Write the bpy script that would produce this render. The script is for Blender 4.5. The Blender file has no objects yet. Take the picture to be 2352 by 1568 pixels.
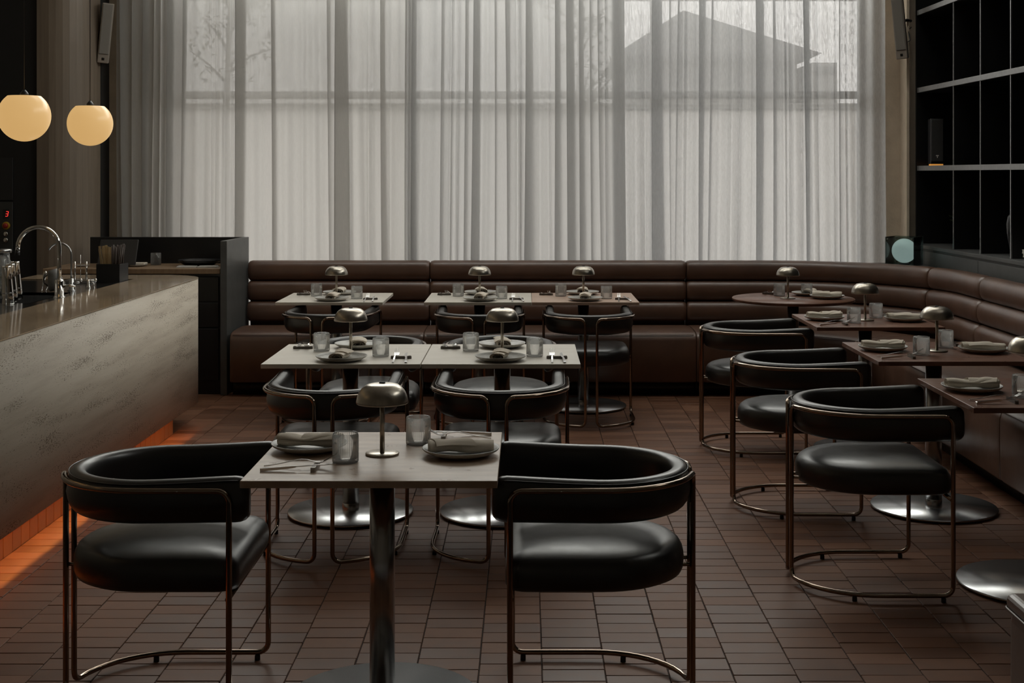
import bpy, bmesh, math, random
from mathutils import Vector, Matrix

# ------------------------------------------------------------------ camera, light, exposure
sc = bpy.context.scene
COL = sc.collection
F, VX, VY, H = 3050.0, 1210.0, 400.0, 1.573      # focal length in px, vanishing point, eye height
cam_d = bpy.data.cameras.new('camera')
cam = bpy.data.objects.new('camera', cam_d)
COL.objects.link(cam)
cam.location = (0, 0, H)
cam.rotation_euler = (math.radians(90), 0, 0)
cam_d.sensor_width = 36.0
cam_d.lens = 36.0 * F / 2352.0
cam_d.shift_x = (1176.0 - VX) / 2352.0
cam_d.shift_y = -(784.0 - VY) / 2352.0
cam_d.clip_start = 0.05
cam_d.clip_end = 300
sc.camera = cam

world = bpy.data.worlds.new('overcast_sky')
sc.world = world
world.use_nodes = True
bg = world.node_tree.nodes['Background']
bg.inputs[0].default_value = (1.0, 0.965, 0.915, 1)
bg.inputs[1].default_value = 6.2

pl_d = bpy.data.lights.new('window_portal', 'AREA')     # guides the sampling of the sky only
pl_d.shape = 'RECTANGLE'
pl_d.size, pl_d.size_y = 5.7, 5.1
pl_d.cycles.is_portal = True
pl = bpy.data.objects.new('window_portal', pl_d)
COL.objects.link(pl)
pl.location = (-0.045, 10.98, 2.88)
pl.rotation_euler = (math.radians(-90), 0, 0)

pr_d = bpy.data.lights.new('side_fill_portal', 'AREA')  # portal for the glazing added high on the right wall
pr_d.shape = 'RECTANGLE'
pr_d.size, pr_d.size_y = 1.2, 7.2
pr_d.cycles.is_portal = True
pr = bpy.data.objects.new('side_fill_portal', pr_d)
COL.objects.link(pr)
pr.location = (4.03, 6.8, 4.71)
pr.rotation_euler = (0, math.radians(90), 0)

ps_d = bpy.data.lights.new('roof_fill_portal', 'AREA')  # portal for the opening added in the ceiling
ps_d.shape = 'RECTANGLE'
ps_d.size, ps_d.size_y = 5.0, 0.8
ps_d.cycles.is_portal = True
ps = bpy.data.objects.new('roof_fill_portal', ps_d)
COL.objects.link(ps)
ps.location = (0.2, 8.5, 5.73)

sc.view_settings.view_transform = 'Standard'
sc.view_settings.look = 'None'
sc.view_settings.exposure = 0.0
sc.view_settings.gamma = 1.0
sc.view_settings.use_curve_mapping = False
sc.cycles.use_denoising = True
sc.cycles.max_bounces = 5
sc.cycles.diffuse_bounces = 3
sc.cycles.glossy_bounces = 3
sc.cycles.transmission_bounces = 3
sc.cycles.transparent_max_bounces = 14
sc.cycles.caustics_reflective = False
sc.cycles.caustics_refractive = False
sc.cycles.sample_clamp_indirect = 6.0
sc.cycles.debug_bvh_type = 'STATIC_BVH'
sc.cycles.use_light_tree = False

R = math.radians
PI = math.pi

# ------------------------------------------------------------------ materials
def new_mat(name):
    m = bpy.data.materials.new(name)
    m.use_nodes = True
    nt = m.node_tree
    return m, nt, nt.nodes['Principled BSDF'], nt.links

def node(nt, typ, **kw):
    n = nt.nodes.new(typ)
    for k, v in kw.items():
        setattr(n, k, v)
    return n

def coords(nt, scale=(1, 1, 1), kind='Object'):
    tc = node(nt, 'ShaderNodeTexCoord')
    mp = node(nt, 'ShaderNodeMapping')
    mp.inputs['Scale'].default_value = scale
    nt.links.new(tc.outputs[kind], mp.inputs['Vector'])
    return mp.outputs['Vector']

def noise(nt, vec, scale, detail=4, rough=0.55):
    n = node(nt, 'ShaderNodeTexNoise')
    n.inputs['Scale'].default_value = scale
    n.inputs['Detail'].default_value = detail
    n.inputs['Roughness'].default_value = rough
    nt.links.new(vec, n.inputs['Vector'])
    return n.outputs['Fac']

def ramp(nt, fac, stops):
    r = node(nt, 'ShaderNodeValToRGB')
    el = r.color_ramp.elements
    while len(el) < len(stops):
        el.new(0.5)
    for e, (p, c) in zip(el, stops):
        e.position = p
        e.color = (c[0], c[1], c[2], 1)
    nt.links.new(fac, r.inputs['Fac'])
    return r.outputs['Color']

def bump(nt, b, fac, strength, dist=0.002):
    bn = node(nt, 'ShaderNodeBump')
    bn.inputs['Strength'].default_value = strength
    bn.inputs['Distance'].default_value = dist
    nt.links.new(fac, bn.inputs['Height'])
    nt.links.new(bn.outputs['Normal'], b.inputs['Normal'])

def simple(name, col, rough=0.5, metal=0.0, spec=0.5, var=0.0, vscale=8.0, stretch=(1, 1, 1), bmp=0.0, bscale=60.0, aniso=0.0):
    m, nt, b, L = new_mat(name)
    b.inputs['Base Color'].default_value = (*col, 1)
    b.inputs['Roughness'].default_value = rough
    b.inputs['Metallic'].default_value = metal
    b.inputs['Specular IOR Level'].default_value = spec
    if aniso:
        b.inputs['Anisotropic'].default_value = aniso
    vec = coords(nt, stretch)
    if var:
        f = noise(nt, vec, vscale, 5)
        lo = tuple(c * (1 - var) for c in col)
        hi = tuple(min(1, c * (1 + var)) for c in col)
        L.new(ramp(nt, f, [(0.3, lo), (0.7, hi)]), b.inputs['Base Color'])
    if bmp:
        bump(nt, b, noise(nt, vec, bscale, 4), bmp)
    return m

def leather(name, col, rough, wrinkle=0.25, spec=0.5, coat=0.0):
    m, nt, b, L = new_mat(name)
    b.inputs['Coat Weight'].default_value = coat
    b.inputs['Coat Roughness'].default_value = 0.3
    vec = coords(nt)
    f = noise(nt, vec, 5, 4)
    L.new(ramp(nt, f, [(0.3, tuple(c * 0.8 for c in col)), (0.7, tuple(c * 1.2 for c in col))]), b.inputs['Base Color'])
    f2 = noise(nt, vec, 9, 5)
    mr = node(nt, 'ShaderNodeMapRange')
    mr.inputs[1].default_value, mr.inputs[2].default_value = 0.3, 0.7
    mr.inputs[3].default_value, mr.inputs[4].default_value = rough - 0.05, rough + 0.06
    L.new(f2, mr.inputs[0])
    L.new(mr.outputs[0], b.inputs['Roughness'])
    b.inputs['Specular IOR Level'].default_value = spec
    n1 = node(nt, 'ShaderNodeBump'); n1.inputs['Strength'].default_value = 0.12; n1.inputs['Distance'].default_value = 0.001
    L.new(noise(nt, vec, 420, 2), n1.inputs['Height'])
    n2 = node(nt, 'ShaderNodeBump'); n2.inputs['Strength'].default_value = wrinkle; n2.inputs['Distance'].default_value = 0.01
    L.new(noise(nt, vec, 11, 2), n2.inputs['Height'])
    L.new(n1.outputs['Normal'], n2.inputs['Normal'])
    L.new(n2.outputs['Normal'], b.inputs['Normal'])
    return m

def wood(name, dark, light, rough, stretch=(2, 22, 2), bm=0.06, coat=0.0):
    m, nt, b, L = new_mat(name)
    vec = coords(nt, stretch)
    f = noise(nt, vec, 2.2, 7, 0.62)
    L.new(ramp(nt, f, [(0.28, dark), (0.5, tuple((a + c) / 2 for a, c in zip(dark, light))), (0.74, light)]), b.inputs['Base Color'])
    v2 = coords(nt, (1, 1, 1))
    f2 = noise(nt, v2, 14, 5)
    mr = node(nt, 'ShaderNodeMapRange')
    mr.inputs[1].default_value, mr.inputs[2].default_value = 0.3, 0.7
    mr.inputs[3].default_value, mr.inputs[4].default_value = rough - 0.07, rough + 0.08
    L.new(f2, mr.inputs[0]); L.new(mr.outputs[0], b.inputs['Roughness'])
    bump(nt, b, f, bm, 0.002)
    if coat:
        b.inputs['Coat Weight'].default_value = coat
        b.inputs['Coat Roughness'].default_value = 0.12
    return m

def stone(name, rough, pits=True, tint=(1, 1, 1)):
    m, nt, b, L = new_mat(name)
    vec = coords(nt, (1.0, 0.45, 5.0))
    f = noise(nt, vec, 2.6, 8, 0.6)
    T = lambda c: tuple(a * t for a, t in zip(c, tint))
    c1 = ramp(nt, f, [(0.22, T((0.37, 0.305, 0.235))), (0.5, T((0.53, 0.465, 0.375))), (0.78, T((0.61, 0.545, 0.455)))])
    vec2 = coords(nt, (10, 5, 24))
    f2 = noise(nt, vec2, 10.0, 4, 0.6)
    vec3 = coords(nt, (1, .6, 4.0))
    f3 = noise(nt, vec3, 3.0, 3)
    mul = node(nt, 'ShaderNodeMath', operation='MULTIPLY_ADD')
    L.new(f3, mul.inputs[0]); mul.inputs[1].default_value = 0.7; L.new(f2, mul.inputs[2])
    pit = ramp(nt, mul.outputs[0], [(0.0, (1, 1, 1)), (0.965, (1, 1, 1)), (1.0, (0.45, 0.41, 0.36))] if pits else [(0, (1, 1, 1)), (0.9, (1, 1, 1)), (1, (0.6, 0.58, 0.55))])
    mx = node(nt, 'ShaderNodeMixRGB', blend_type='MULTIPLY')
    mx.inputs[0].default_value = 1.0
    L.new(c1, mx.inputs[1]); L.new(pit, mx.inputs[2])
    L.new(mx.outputs[0], b.inputs['Base Color'])
    b.inputs['Roughness'].default_value = rough
    if pits:
        bump(nt, b, pit, 0.5, 0.003)
    return m

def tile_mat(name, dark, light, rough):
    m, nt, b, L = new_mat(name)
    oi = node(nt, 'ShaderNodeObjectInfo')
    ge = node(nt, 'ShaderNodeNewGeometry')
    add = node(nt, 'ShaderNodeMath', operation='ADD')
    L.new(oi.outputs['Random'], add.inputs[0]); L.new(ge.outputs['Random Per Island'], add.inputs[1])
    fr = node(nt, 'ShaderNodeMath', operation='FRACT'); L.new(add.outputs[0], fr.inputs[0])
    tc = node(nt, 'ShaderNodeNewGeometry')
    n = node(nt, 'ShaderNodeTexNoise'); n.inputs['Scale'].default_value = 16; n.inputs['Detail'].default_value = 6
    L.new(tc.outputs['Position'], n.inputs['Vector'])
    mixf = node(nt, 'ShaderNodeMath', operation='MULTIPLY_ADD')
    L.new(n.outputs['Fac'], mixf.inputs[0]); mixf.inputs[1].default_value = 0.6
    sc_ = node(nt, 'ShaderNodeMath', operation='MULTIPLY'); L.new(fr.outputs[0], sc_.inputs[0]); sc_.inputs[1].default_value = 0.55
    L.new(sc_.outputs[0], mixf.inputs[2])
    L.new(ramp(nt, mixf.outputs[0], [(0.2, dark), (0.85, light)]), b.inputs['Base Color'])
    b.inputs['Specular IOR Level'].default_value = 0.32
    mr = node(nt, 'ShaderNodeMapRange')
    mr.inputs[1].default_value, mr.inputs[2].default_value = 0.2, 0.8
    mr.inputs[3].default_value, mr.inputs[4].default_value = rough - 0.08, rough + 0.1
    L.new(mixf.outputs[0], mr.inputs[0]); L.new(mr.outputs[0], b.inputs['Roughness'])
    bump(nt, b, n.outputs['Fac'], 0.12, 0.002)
    return m

def emis(name, col, strength):
    m, nt, b, L = new_mat(name)
    b.inputs['Base Color'].default_value = (*col, 1)
    b.inputs['Emission Color'].default_value = (*col, 1)
    b.inputs['Emission Strength'].default_value = strength
    b.inputs['Roughness'].default_value = 0.3
    return m

def sheer(name, col, thin, back=0.70):
    m, nt, b, L = new_mat(name)
    nt.nodes.remove(b)
    out = nt.nodes['Material Output']
    d = node(nt, 'ShaderNodeBsdfDiffuse'); d.inputs[0].default_value = (*col, 1)
    t = node(nt, 'ShaderNodeBsdfTranslucent'); t.inputs[0].default_value = (*col, 1)
    tr = node(nt, 'ShaderNodeBsdfTransparent'); tr.inputs[0].default_value = (1, 1, 1, 1)
    m1 = node(nt, 'ShaderNodeMixShader'); m1.inputs[0].default_value = back
    L.new(d.outputs[0], m1.inputs[1]); L.new(t.outputs[0], m1.inputs[2])
    m2 = node(nt, 'ShaderNodeMixShader')
    f = noise(nt, coords(nt, (190, 1, 26)), 1.0, 1)
    a = node(nt, 'ShaderNodeMath', operation='MULTIPLY'); L.new(f, a.inputs[0]); a.inputs[1].default_value = 2.0
    mr = node(nt, 'ShaderNodeMapRange')
    mr.inputs[1].default_value, mr.inputs[2].default_value = 0.7, 1.3
    mr.inputs[3].default_value, mr.inputs[4].default_value = thin * 0.6, thin * 1.4
    L.new(a.outputs[0], mr.inputs[0]); L.new(mr.outputs[0], m2.inputs[0])
    L.new(m1.outputs[0], m2.inputs[1]); L.new(tr.outputs[0], m2.inputs[2])
    L.new(m2.outputs[0], out.inputs[0])
    return m

def cloth(name, col):
    m, nt, b, L = new_mat(name)
    out = nt.nodes['Material Output']
    b.inputs['Base Color'].default_value = (*col, 1)
    b.inputs['Roughness'].default_value = 0.9
    b.inputs['Specular IOR Level'].default_value = 0.15
    bump(nt, b, noise(nt, coords(nt), 420, 2), 0.3)
    t = node(nt, 'ShaderNodeBsdfTranslucent'); t.inputs[0].default_value = (*col, 1)
    mx = node(nt, 'ShaderNodeMixShader'); mx.inputs[0].default_value = 0.2
    L.new(b.outputs[0], mx.inputs[1]); L.new(t.outputs[0], mx.inputs[2]); L.new(mx.outputs[0], out.inputs[0])
    return m

def thin_glass(name, tint, rough=0.03, refract_white=0.0, ior=1.45):
    m, nt, b, L = new_mat(name)
    nt.nodes.remove(b)
    out = nt.nodes['Material Output']
    tr = node(nt, 'ShaderNodeBsdfTransparent'); tr.inputs[0].default_value = (*tint, 1)
    gl = node(nt, 'ShaderNodeBsdfGlossy'); gl.inputs['Roughness'].default_value = rough
    fr = node(nt, 'ShaderNodeFresnel'); fr.inputs[0].default_value = ior
    m1 = node(nt, 'ShaderNodeMixShader'); L.new(fr.outputs[0], m1.inputs[0])
    L.new(tr.outputs[0], m1.inputs[1]); L.new(gl.outputs[0], m1.inputs[2])
    last = m1
    if refract_white:
        tl = node(nt, 'ShaderNodeBsdfTranslucent'); tl.inputs[0].default_value = (0.9, 0.9, 0.88, 1)
        m2 = node(nt, 'ShaderNodeMixShader'); m2.inputs[0].default_value = refract_white
        L.new(m1.outputs[0], m2.inputs[1]); L.new(tl.outputs[0], m2.inputs[2])
        last = m2
    L.new(last.outputs[0], out.inputs[0])
    return m

M = {}
M['black_leather'] = leather('black_leather', (0.010, 0.0088, 0.008), 0.34, 0.05, 0.8)
M['brown_leather'] = leather('brown_leather', (0.12, 0.058, 0.034), 0.40, 0.15, 1.0, 0.25)
M['piping'] = simple('leather_piping', (0.02, 0.018, 0.017), 0.3)
M['brown_piping'] = simple('brown_leather_piping', (0.12, 0.07, 0.05), 0.35)
M['tube'] = simple('bronze_chrome', (0.30, 0.235, 0.185), 0.11, 1.0)
M['rubber'] = simple('black_rubber', (0.01, 0.01, 0.01), 0.6)
M['steel'] = simple('brushed_steel', (0.42, 0.42, 0.42), 0.27, 1.0, var=0.12, vscale=3, stretch=(40, 40, 1), aniso=0.4)
M['disc'] = simple('worn_steel_plate', (0.62, 0.63, 0.64), 0.25, 1.0, var=0.1, vscale=5, bmp=0.03, bscale=14)
M['steel_top'] = simple('polished_steel_top', (0.62, 0.63, 0.64), 0.14, 1.0)
M['disc_black'] = simple('black_stone_plate', (0.05, 0.05, 0.052), 0.22, 0.4, var=0.4, vscale=6)
M['lamp_metal'] = simple('brushed_nickel', (0.47, 0.43, 0.37), 0.28, 1.0, var=0.08, vscale=3, stretch=(30, 30, 1), aniso=0.55)
M['chrome'] = simple('polished_chrome', (0.66, 0.64, 0.61), 0.07, 1.0)
M['cutlery'] = simple('polished_cutlery', (0.62, 0.61, 0.59), 0.16, 1.0)
M['rest'] = simple('dark_metal_rest', (0.14, 0.125, 0.11), 0.4, 0.6)
M['rest_light'] = simple('pewter_rest', (0.4, 0.38, 0.35), 0.45, 0.5)
M['plate'] = simple('speckled_stoneware', (0.50, 0.49, 0.46), 0.38, var=0.12, vscale=90)
M['linen'] = cloth('beige_linen', (0.86, 0.78, 0.67))
M['glass'] = thin_glass('ribbed_glass', (0.985, 0.985, 0.98), 0.06, 0.15, 1.5)  # milky share stands in for bright light refracted through the glass
M['pane'] = thin_glass('window_glass', (0.87, 0.90, 0.885), 0.01)
M['pane_dimming'] = thin_glass('daylight_dimming_glass', (0.40, 0.403, 0.405), 0.01)  # grey tint added to cut the daylight on the curtains
M['smoke'] = thin_glass('smoked_glass', (0.58, 0.66, 0.645), 0.03)
M['top_pale'] = wood('pale_stone_wood_top', (0.68, 0.625, 0.54), (0.78, 0.73, 0.65), 0.38, (1.5, 9, 1.5))
M['top_worn'] = wood('worn_oak_top', (0.36, 0.24, 0.165), (0.66, 0.52, 0.40), 0.33, (2, 12, 2))
M['top_pink'] = wood('rosy_wood_top', (0.48, 0.33, 0.25), (0.62, 0.45, 0.35), 0.38, (2, 20, 2))
M['top_walnut'] = wood('dark_walnut_top', (0.11, 0.048, 0.03), (0.26, 0.125, 0.08), 0.34, (2, 18, 2))
M['counter_wood'] = wood('oak_counter', (0.22, 0.14, 0.08), (0.36, 0.245, 0.15), 0.4, (14, 2, 2))
M['column_wood'] = wood('grey_brown_wood', (0.21, 0.165, 0.125), (0.29, 0.23, 0.175), 0.45, (14, 14, 0.7))
M['travertine'] = stone('travertine', 0.55)
M['travertine_top'] = stone('polished_travertine', 0.09, False, (0.72, 0.62, 0.52))
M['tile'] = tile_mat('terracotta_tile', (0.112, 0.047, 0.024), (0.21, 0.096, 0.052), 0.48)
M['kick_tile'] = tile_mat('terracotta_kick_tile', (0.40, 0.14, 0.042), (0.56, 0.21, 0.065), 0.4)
M['grout'] = simple('dark_grout', (0.022, 0.017, 0.014), 0.9, var=0.3, vscale=40)
M['black_panel'] = simple('black_laminate', (0.012, 0.012, 0.0125), 0.36, var=0.15, vscale=10)
M['grey_panel'] = simple('charcoal_laminate', (0.095, 0.096, 0.094), 0.42, var=0.12, vscale=14)
M['caddy'] = simple('black_steel_sheet', (0.025, 0.026, 0.027), 0.3, 0.3)
M['lift_plate'] = simple('dull_metal_plate', (0.05, 0.05, 0.048), 0.4, 0.3)
M['black_wall'] = simple('black_paint', (0.010, 0.0095, 0.009), 0.7)
M['room_wall'] = simple('brown_plaster', (0.27, 0.23, 0.18), 0.85, bmp=0.2)
M['ceiling'] = simple('white_ceiling_paint', (0.78, 0.76, 0.72), 0.9)
M['stucco'] = simple('beige_stucco', (0.76, 0.64, 0.50), 0.9, var=0.08, vscale=8, bmp=0.9, bscale=70)
M['frame'] = simple('grey_window_frame', (0.10, 0.105, 0.108), 0.5)
M['shelf_edge'] = simple('grey_shelf_edge', (0.30, 0.30, 0.30), 0.45, 0.2, var=0.08, vscale=30)
M['divider'] = simple('steel_divider', (0.42, 0.42, 0.42), 0.3, 0.9)
M['sheer_l'] = sheer('sheer_linen_warm', (0.755, 0.745, 0.725), 0.040)
M['sheer_m'] = sheer('sheer_linen_mid', (0.75, 0.75, 0.745), 0.045)
M['sheer_r'] = sheer('sheer_linen_light', (0.75, 0.755, 0.76), 0.135)
M['black_plastic'] = simple('black_plastic', (0.015, 0.015, 0.016), 0.35)
M['spk_box'] = simple('beige_speaker_box', (0.40, 0.35, 0.30), 0.5)
M['spk_grille'] = simple('grey_speaker_grille', (0.33, 0.31, 0.28), 0.65, bmp=0.6, bscale=300)
M['dark_grille'] = simple('dark_speaker_grille', (0.06, 0.06, 0.06), 0.5, 0.4, bmp=0.8, bscale=260)
M['white_paint'] = simple('white_card', (0.66, 0.64, 0.60), 0.6)
M['dark_dish'] = simple('black_dish', (0.02, 0.02, 0.021), 0.25)
M['screen'] = simple('tablet_back', (0.045, 0.042, 0.04), 0.3)
M['bamboo'] = simple('bamboo_stirrer', (0.48, 0.37, 0.22), 0.6, var=0.2, vscale=20)
M['straw'] = simple('dark_paper_straw', (0.075, 0.055, 0.045), 0.5, var=0.3, vscale=20)
M['jug'] = simple('grey_stoneware', (0.20, 0.205, 0.205), 0.35, var=0.2, vscale=30)
M['leaf'] = simple('green_leaf', (0.055, 0.085, 0.03), 0.5, var=0.3, vscale=20)
M['dry_herb'] = simple('dry_herb', (0.22, 0.21, 0.12), 0.8, var=0.3, vscale=40)
M['red'] = simple('red_plastic', (0.32, 0.02, 0.01), 0.35)
M['yellow'] = simple('yellow_plastic', (0.42, 0.25, 0.015), 0.4)
M['digit'] = emis('red_led_digit', (1.0, 0.05, 0.04), 1.2)
M['amber'] = emis('amber_light', (1.0, 0.42, 0.08), 0.5)
M['led'] = emis('orange_led', (1.0, 0.36, 0.07), 38.0)
M['globe'] = emis('lit_opal_glass', (1.0, 0.60, 0.22), 0.58)
M['globe'].node_tree.nodes['Principled BSDF'].inputs['Base Color'].default_value = (0.45, 0.36, 0.24, 1)
M['moon'] = emis('white_opal_globe', (0.86, 0.92, 0.90), 0.55)
M['house_wall'] = simple('grey_render', (0.35, 0.35, 0.345), 0.9)
M['house_roof'] = simple('slate_roof', (0.13, 0.13, 0.132), 0.8, var=0.2, vscale=3)
M['ground'] = simple('concrete_ground', (0.30, 0.29, 0.27), 0.9, var=0.1, vscale=1)
M['garden_wall'] = simple('pale_garden_wall', (0.75, 0.73, 0.70), 0.9, var=0.06, vscale=2)
M['bark'] = simple('tree_bark', (0.06, 0.045, 0.035), 0.9)

# ------------------------------------------------------------------ mesh helpers
class MB:
    def __init__(s):
        s.v, s.f, s.sm = [], [], []
    def add(s, vs, fs, smooth=False):
        n = len(s.v)
        s.v.extend([tuple(p) for p in vs])
        s.f.extend([tuple(i + n for i in f) for f in fs])
        s.sm.extend([smooth] * len(fs))
        return s
    def box(s, x0, y0, z0, x1, y1, z1, bev=0.0, seg=2, mtx=None):
        bm = bmesh.new()
        bmesh.ops.create_cube(bm, size=1.0)
        for v in bm.verts:
            v.co = Vector(((x0 + x1) / 2 + v.co.x * (x1 - x0), (y0 + y1) / 2 + v.co.y * (y1 - y0), (z0 + z1) / 2 + v.co.z * (z1 - z0)))
        if bev > 0:
            bmesh.ops.bevel(bm, geom=list(bm.edges), offset=bev, segments=seg, profile=0.5, affect='EDGES')
        if mtx is not None:
            bmesh.ops.transform(bm, matrix=mtx, verts=bm.verts)
        bm.verts.index_update()
        s.add([v.co for v in bm.verts], [[v.index for v in f.verts] for f in bm.faces], False)
        bm.free()
        return s
    def sheet(s, a, b):
        """one glass surface, flat in the axis along which a and b agree"""
        k = [i for i in range(3) if abs(a[i] - b[i]) < 1e-9][0]
        i, j = [q for q in range(3) if q != k]
        def p(u, w):
            c = list(a); c[i] = u; c[j] = w
            return tuple(c)
        return s.add([p(a[i], a[j]), p(b[i], a[j]), p(b[i], b[j]), p(a[i], b[j])], [(0, 1, 2, 3)])
    def rings(s, rings, closed=True, cap0=False, cap1=False, smooth=True, loop=False):
        n = len(rings[0])
        vs = [p for r in rings for p in r]
        fs = []
        m = len(rings)
        for i in range(m if loop else m - 1):
            a, b = i * n, ((i + 1) % m) * n
            for j in range(n if closed else n - 1):
                k = (j + 1) % n
                fs.append((a + j, a + k, b + k, b + j))
        s.add(vs, fs, smooth)
        base = len(s.v) - len(vs)
        if cap0:
            s.f.append(tuple(base + j for j in reversed(range(n)))); s.sm.append(False)
        if cap1:
            s.f.append(tuple(base + (m - 1) * n + j for j in range(n))); s.sm.append(False)
        return s
    def tube(s, pts, r, seg=10, closed=False, caps=True):
        P = [Vector(p) for p in pts]
        n = len(P)
        rad = r if isinstance(r, (list, tuple)) else [r] * n
        T = []
        for i in range(n):
            a = P[(i - 1) % n] if (closed or i > 0) else P[i]
            b = P[(i + 1) % n] if (closed or i < n - 1) else P[i]
            T.append((b - a).normalized())
        up = Vector((0, 0, 1)) if abs(T[0].z) < 0.9 else Vector((1, 0, 0))
        N = (up - T[0] * up.dot(T[0])).normalized()
        rings = []
        for i in range(n):
            N = (N - T[i] * N.dot(T[i])).normalized()
            B = T[i].cross(N)
            rings.append([P[i] + (N * math.cos(2 * PI * k / seg) + B * math.sin(2 * PI * k / seg)) * rad[i] for k in range(seg)])
        if closed:
            best, off = 1e9, 0
            for o in range(seg):
                d = (rings[-1][0] - rings[0][o]).length
                if d < best:
                    best, off = d, o
            # rotate the last ring so that the loop closes without a twist
            k = len(s.v)
            s.rings(rings, True, False, False, True, False)
            l = k + (n - 1) * seg
            for j in range(seg):
                s.f.append((l + j, l + (j + 1) % seg, k + (off + j + 1) % seg, k + (off + j) % seg)); s.sm.append(True)
        else:
            s.rings(rings, True, caps, caps)
        return s
    def lathe(s, prof, seg=32, c=(0, 0, 0), cap=True, smooth=True):
        rings = []
        for r, z in prof:
            rings.append([(c[0] + r * math.cos(2 * PI * k / seg), c[1] + r * math.sin(2 * PI * k / seg), c[2] + z) for k in range(seg)])
        s.rings(rings, True, cap and prof[0][0] > 1e-6, cap and prof[-1][0] > 1e-6, smooth)
        return s
    def prism(s, poly, z0, z1, bev=0.0):
        n = len(poly)
        if bev > 0:
            bm = bmesh.new()
            lo = [bm.verts.new((x, y, z0)) for x, y in poly]
            hi = [bm.verts.new((x, y, z1)) for x, y in poly]
            bm.faces.new(lo[::-1]); bm.faces.new(hi)
            for i in range(n):
                bm.faces.new((lo[i], lo[(i + 1) % n], hi[(i + 1) % n], hi[i]))
            bm.normal_update()
            eds = [e for e in bm.edges if abs(e.verts[0].co.z - e.verts[1].co.z) < 1e-6]
            bmesh.ops.bevel(bm, geom=eds, offset=bev, segments=2, profile=0.5, affect='EDGES')
            bm.verts.index_update()
            s.add([v.co for v in bm.verts], [[v.index for v in f.verts] for f in bm.faces])
            bm.free()
        else:
            s.add([(x, y, z0) for x, y in poly] + [(x, y, z1) for x, y in poly],
                  [tuple(range(n))[::-1], tuple(range(n, 2 * n))] + [(i, (i + 1) % n, n + (i + 1) % n, n + i) for i in range(n)])
        return s
    def xform(s, mtx):
        s.v = [tuple(mtx @ Vector(p)) for p in s.v]
        return s
    def mesh(s, name, m):
        me = bpy.data.meshes.new(name)
        me.from_pydata(s.v, [], s.f)
        me.materials.append(M[m])
        me.polygons.foreach_set('use_smooth', s.sm)
        me.update()
        return me
    def build(s, name, m, parent=None, loc=None, rotz=0.0, kind=None, label=None, cat=None, group=None):
        bm = bmesh.new()
        me = s.mesh(name, m)
        bm.from_mesh(me)
        bmesh.ops.recalc_face_normals(bm, faces=bm.faces)
        bm.to_mesh(me); bm.free()
        o = bpy.data.objects.new(name, me)
        COL.objects.link(o)
        if parent is not None:
            o.parent = parent
        if loc is not None:
            o.location = loc
        o.rotation_euler.z = rotz
        tag(o, label, cat, group, kind)
        return o

def tag(o, label=None, cat=None, group=None, kind=None):
    if label: o['label'] = label
    if cat: o['category'] = cat
    if group: o['group'] = group
    if kind: o['kind'] = kind
    return o

def thing(name, loc, rotz=0.0, label=None, cat=None, group=None, kind=None):
    o = bpy.data.objects.new(name, None)
    o.empty_display_size = 0.05
    COL.objects.link(o)
    o.location = loc
    o.rotation_euler = (0, 0, rotz)
    return tag(o, label, cat, group, kind)

def copy_tree(o, parent=None):
    c = o.copy()
    COL.objects.link(c)
    c.parent = parent
    for ch in o.children:
        copy_tree(ch, c)
    return c

class Proto:
    """the first use takes the built thing itself, later ones copy it with its parts"""
    def __init__(s, root):
        s.root, s.used = root, False
    def put(s, loc, rotz, label, cat, group=None):
        o = s.root if not s.used else copy_tree(s.root)
        s.used = True
        o.location = loc
        o.rotation_euler = (0, 0, rotz)
        return tag(o, label, cat, group)

def arc(cx, cy, r, a0, a1, n):
    return [(cx + r * math.cos(a0 + (a1 - a0) * i / n), cy + r * math.sin(a0 + (a1 - a0) * i / n)) for i in range(n + 1)]

def rrect(x0, z0, x1, z1, r, n=4):
    p = []
    for cx, cz, a in ((x1 - r, z1 - r, 0), (x0 + r, z1 - r, PI / 2), (x0 + r, z0 + r, PI), (x1 - r, z0 + r, 1.5 * PI)):
        p += arc(cx, cz, r, a, a + PI / 2, n)
    return p

def wx(px, Y): return (px - VX) * Y / F
def wz(py, Y): return H + (VY - py) * Y / F

# ------------------------------------------------------------------ room shell
XL, XR, YB, YF, ZC = -5.0, 3.9, 10.62, -2.5, 5.6
WX0, WX1, WZ0, WZ1 = -2.83, 2.745, 0.35, 5.4       # window opening

floor = MB().add([(XL, YF, -0.004), (XR, YF, -0.004), (XR, 10.9, -0.004), (XL, 10.9, -0.004),
                  (XL, YF, -0.1), (XR, YF, -0.1), (XR, 10.9, -0.1), (XL, 10.9, -0.1)],
                 [(0, 1, 2, 3), (7, 6, 5, 4), (0, 4, 5, 1), (1, 5, 6, 2), (2, 6, 7, 3), (3, 7, 4, 0)]).build('floor', 'grout', kind='structure')
rnd = random.Random(7)
TW, TH, GAP = 0.2, 0.097, 0.003
tile_mesh = []
for k in range(4):
    b = MB().box(-TW / 2 + GAP / 2, -TH / 2 + GAP / 2, -0.014, TW / 2 - GAP / 2, TH / 2 - GAP / 2, 0.0, 0.0016, 1)
    tile_mesh.append(b.mesh('tile', 'tile'))
spots = []
k0 = -24
for i in range(k0, 17):
    cx = 0.048 + TW * (i + 0.5)
    for j in range(26, 101):
        cy = TH * (j + (0.5 if i % 2 else 0.0))
        if cx < -2.08 and cy < 8.0: continue
        if cy > 9.62 or cx > 2.55: continue
        px = VX + F * cx / cy; py = VY + F * H / cy
        spots.append((cx, cy, (-70 < px < 2420 and py < 1590)))
vis = sorted([s for s in spots if s[2]], key=lambda s: s[1])[:300]
visset = set((s[0], s[1]) for s in vis)
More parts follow.
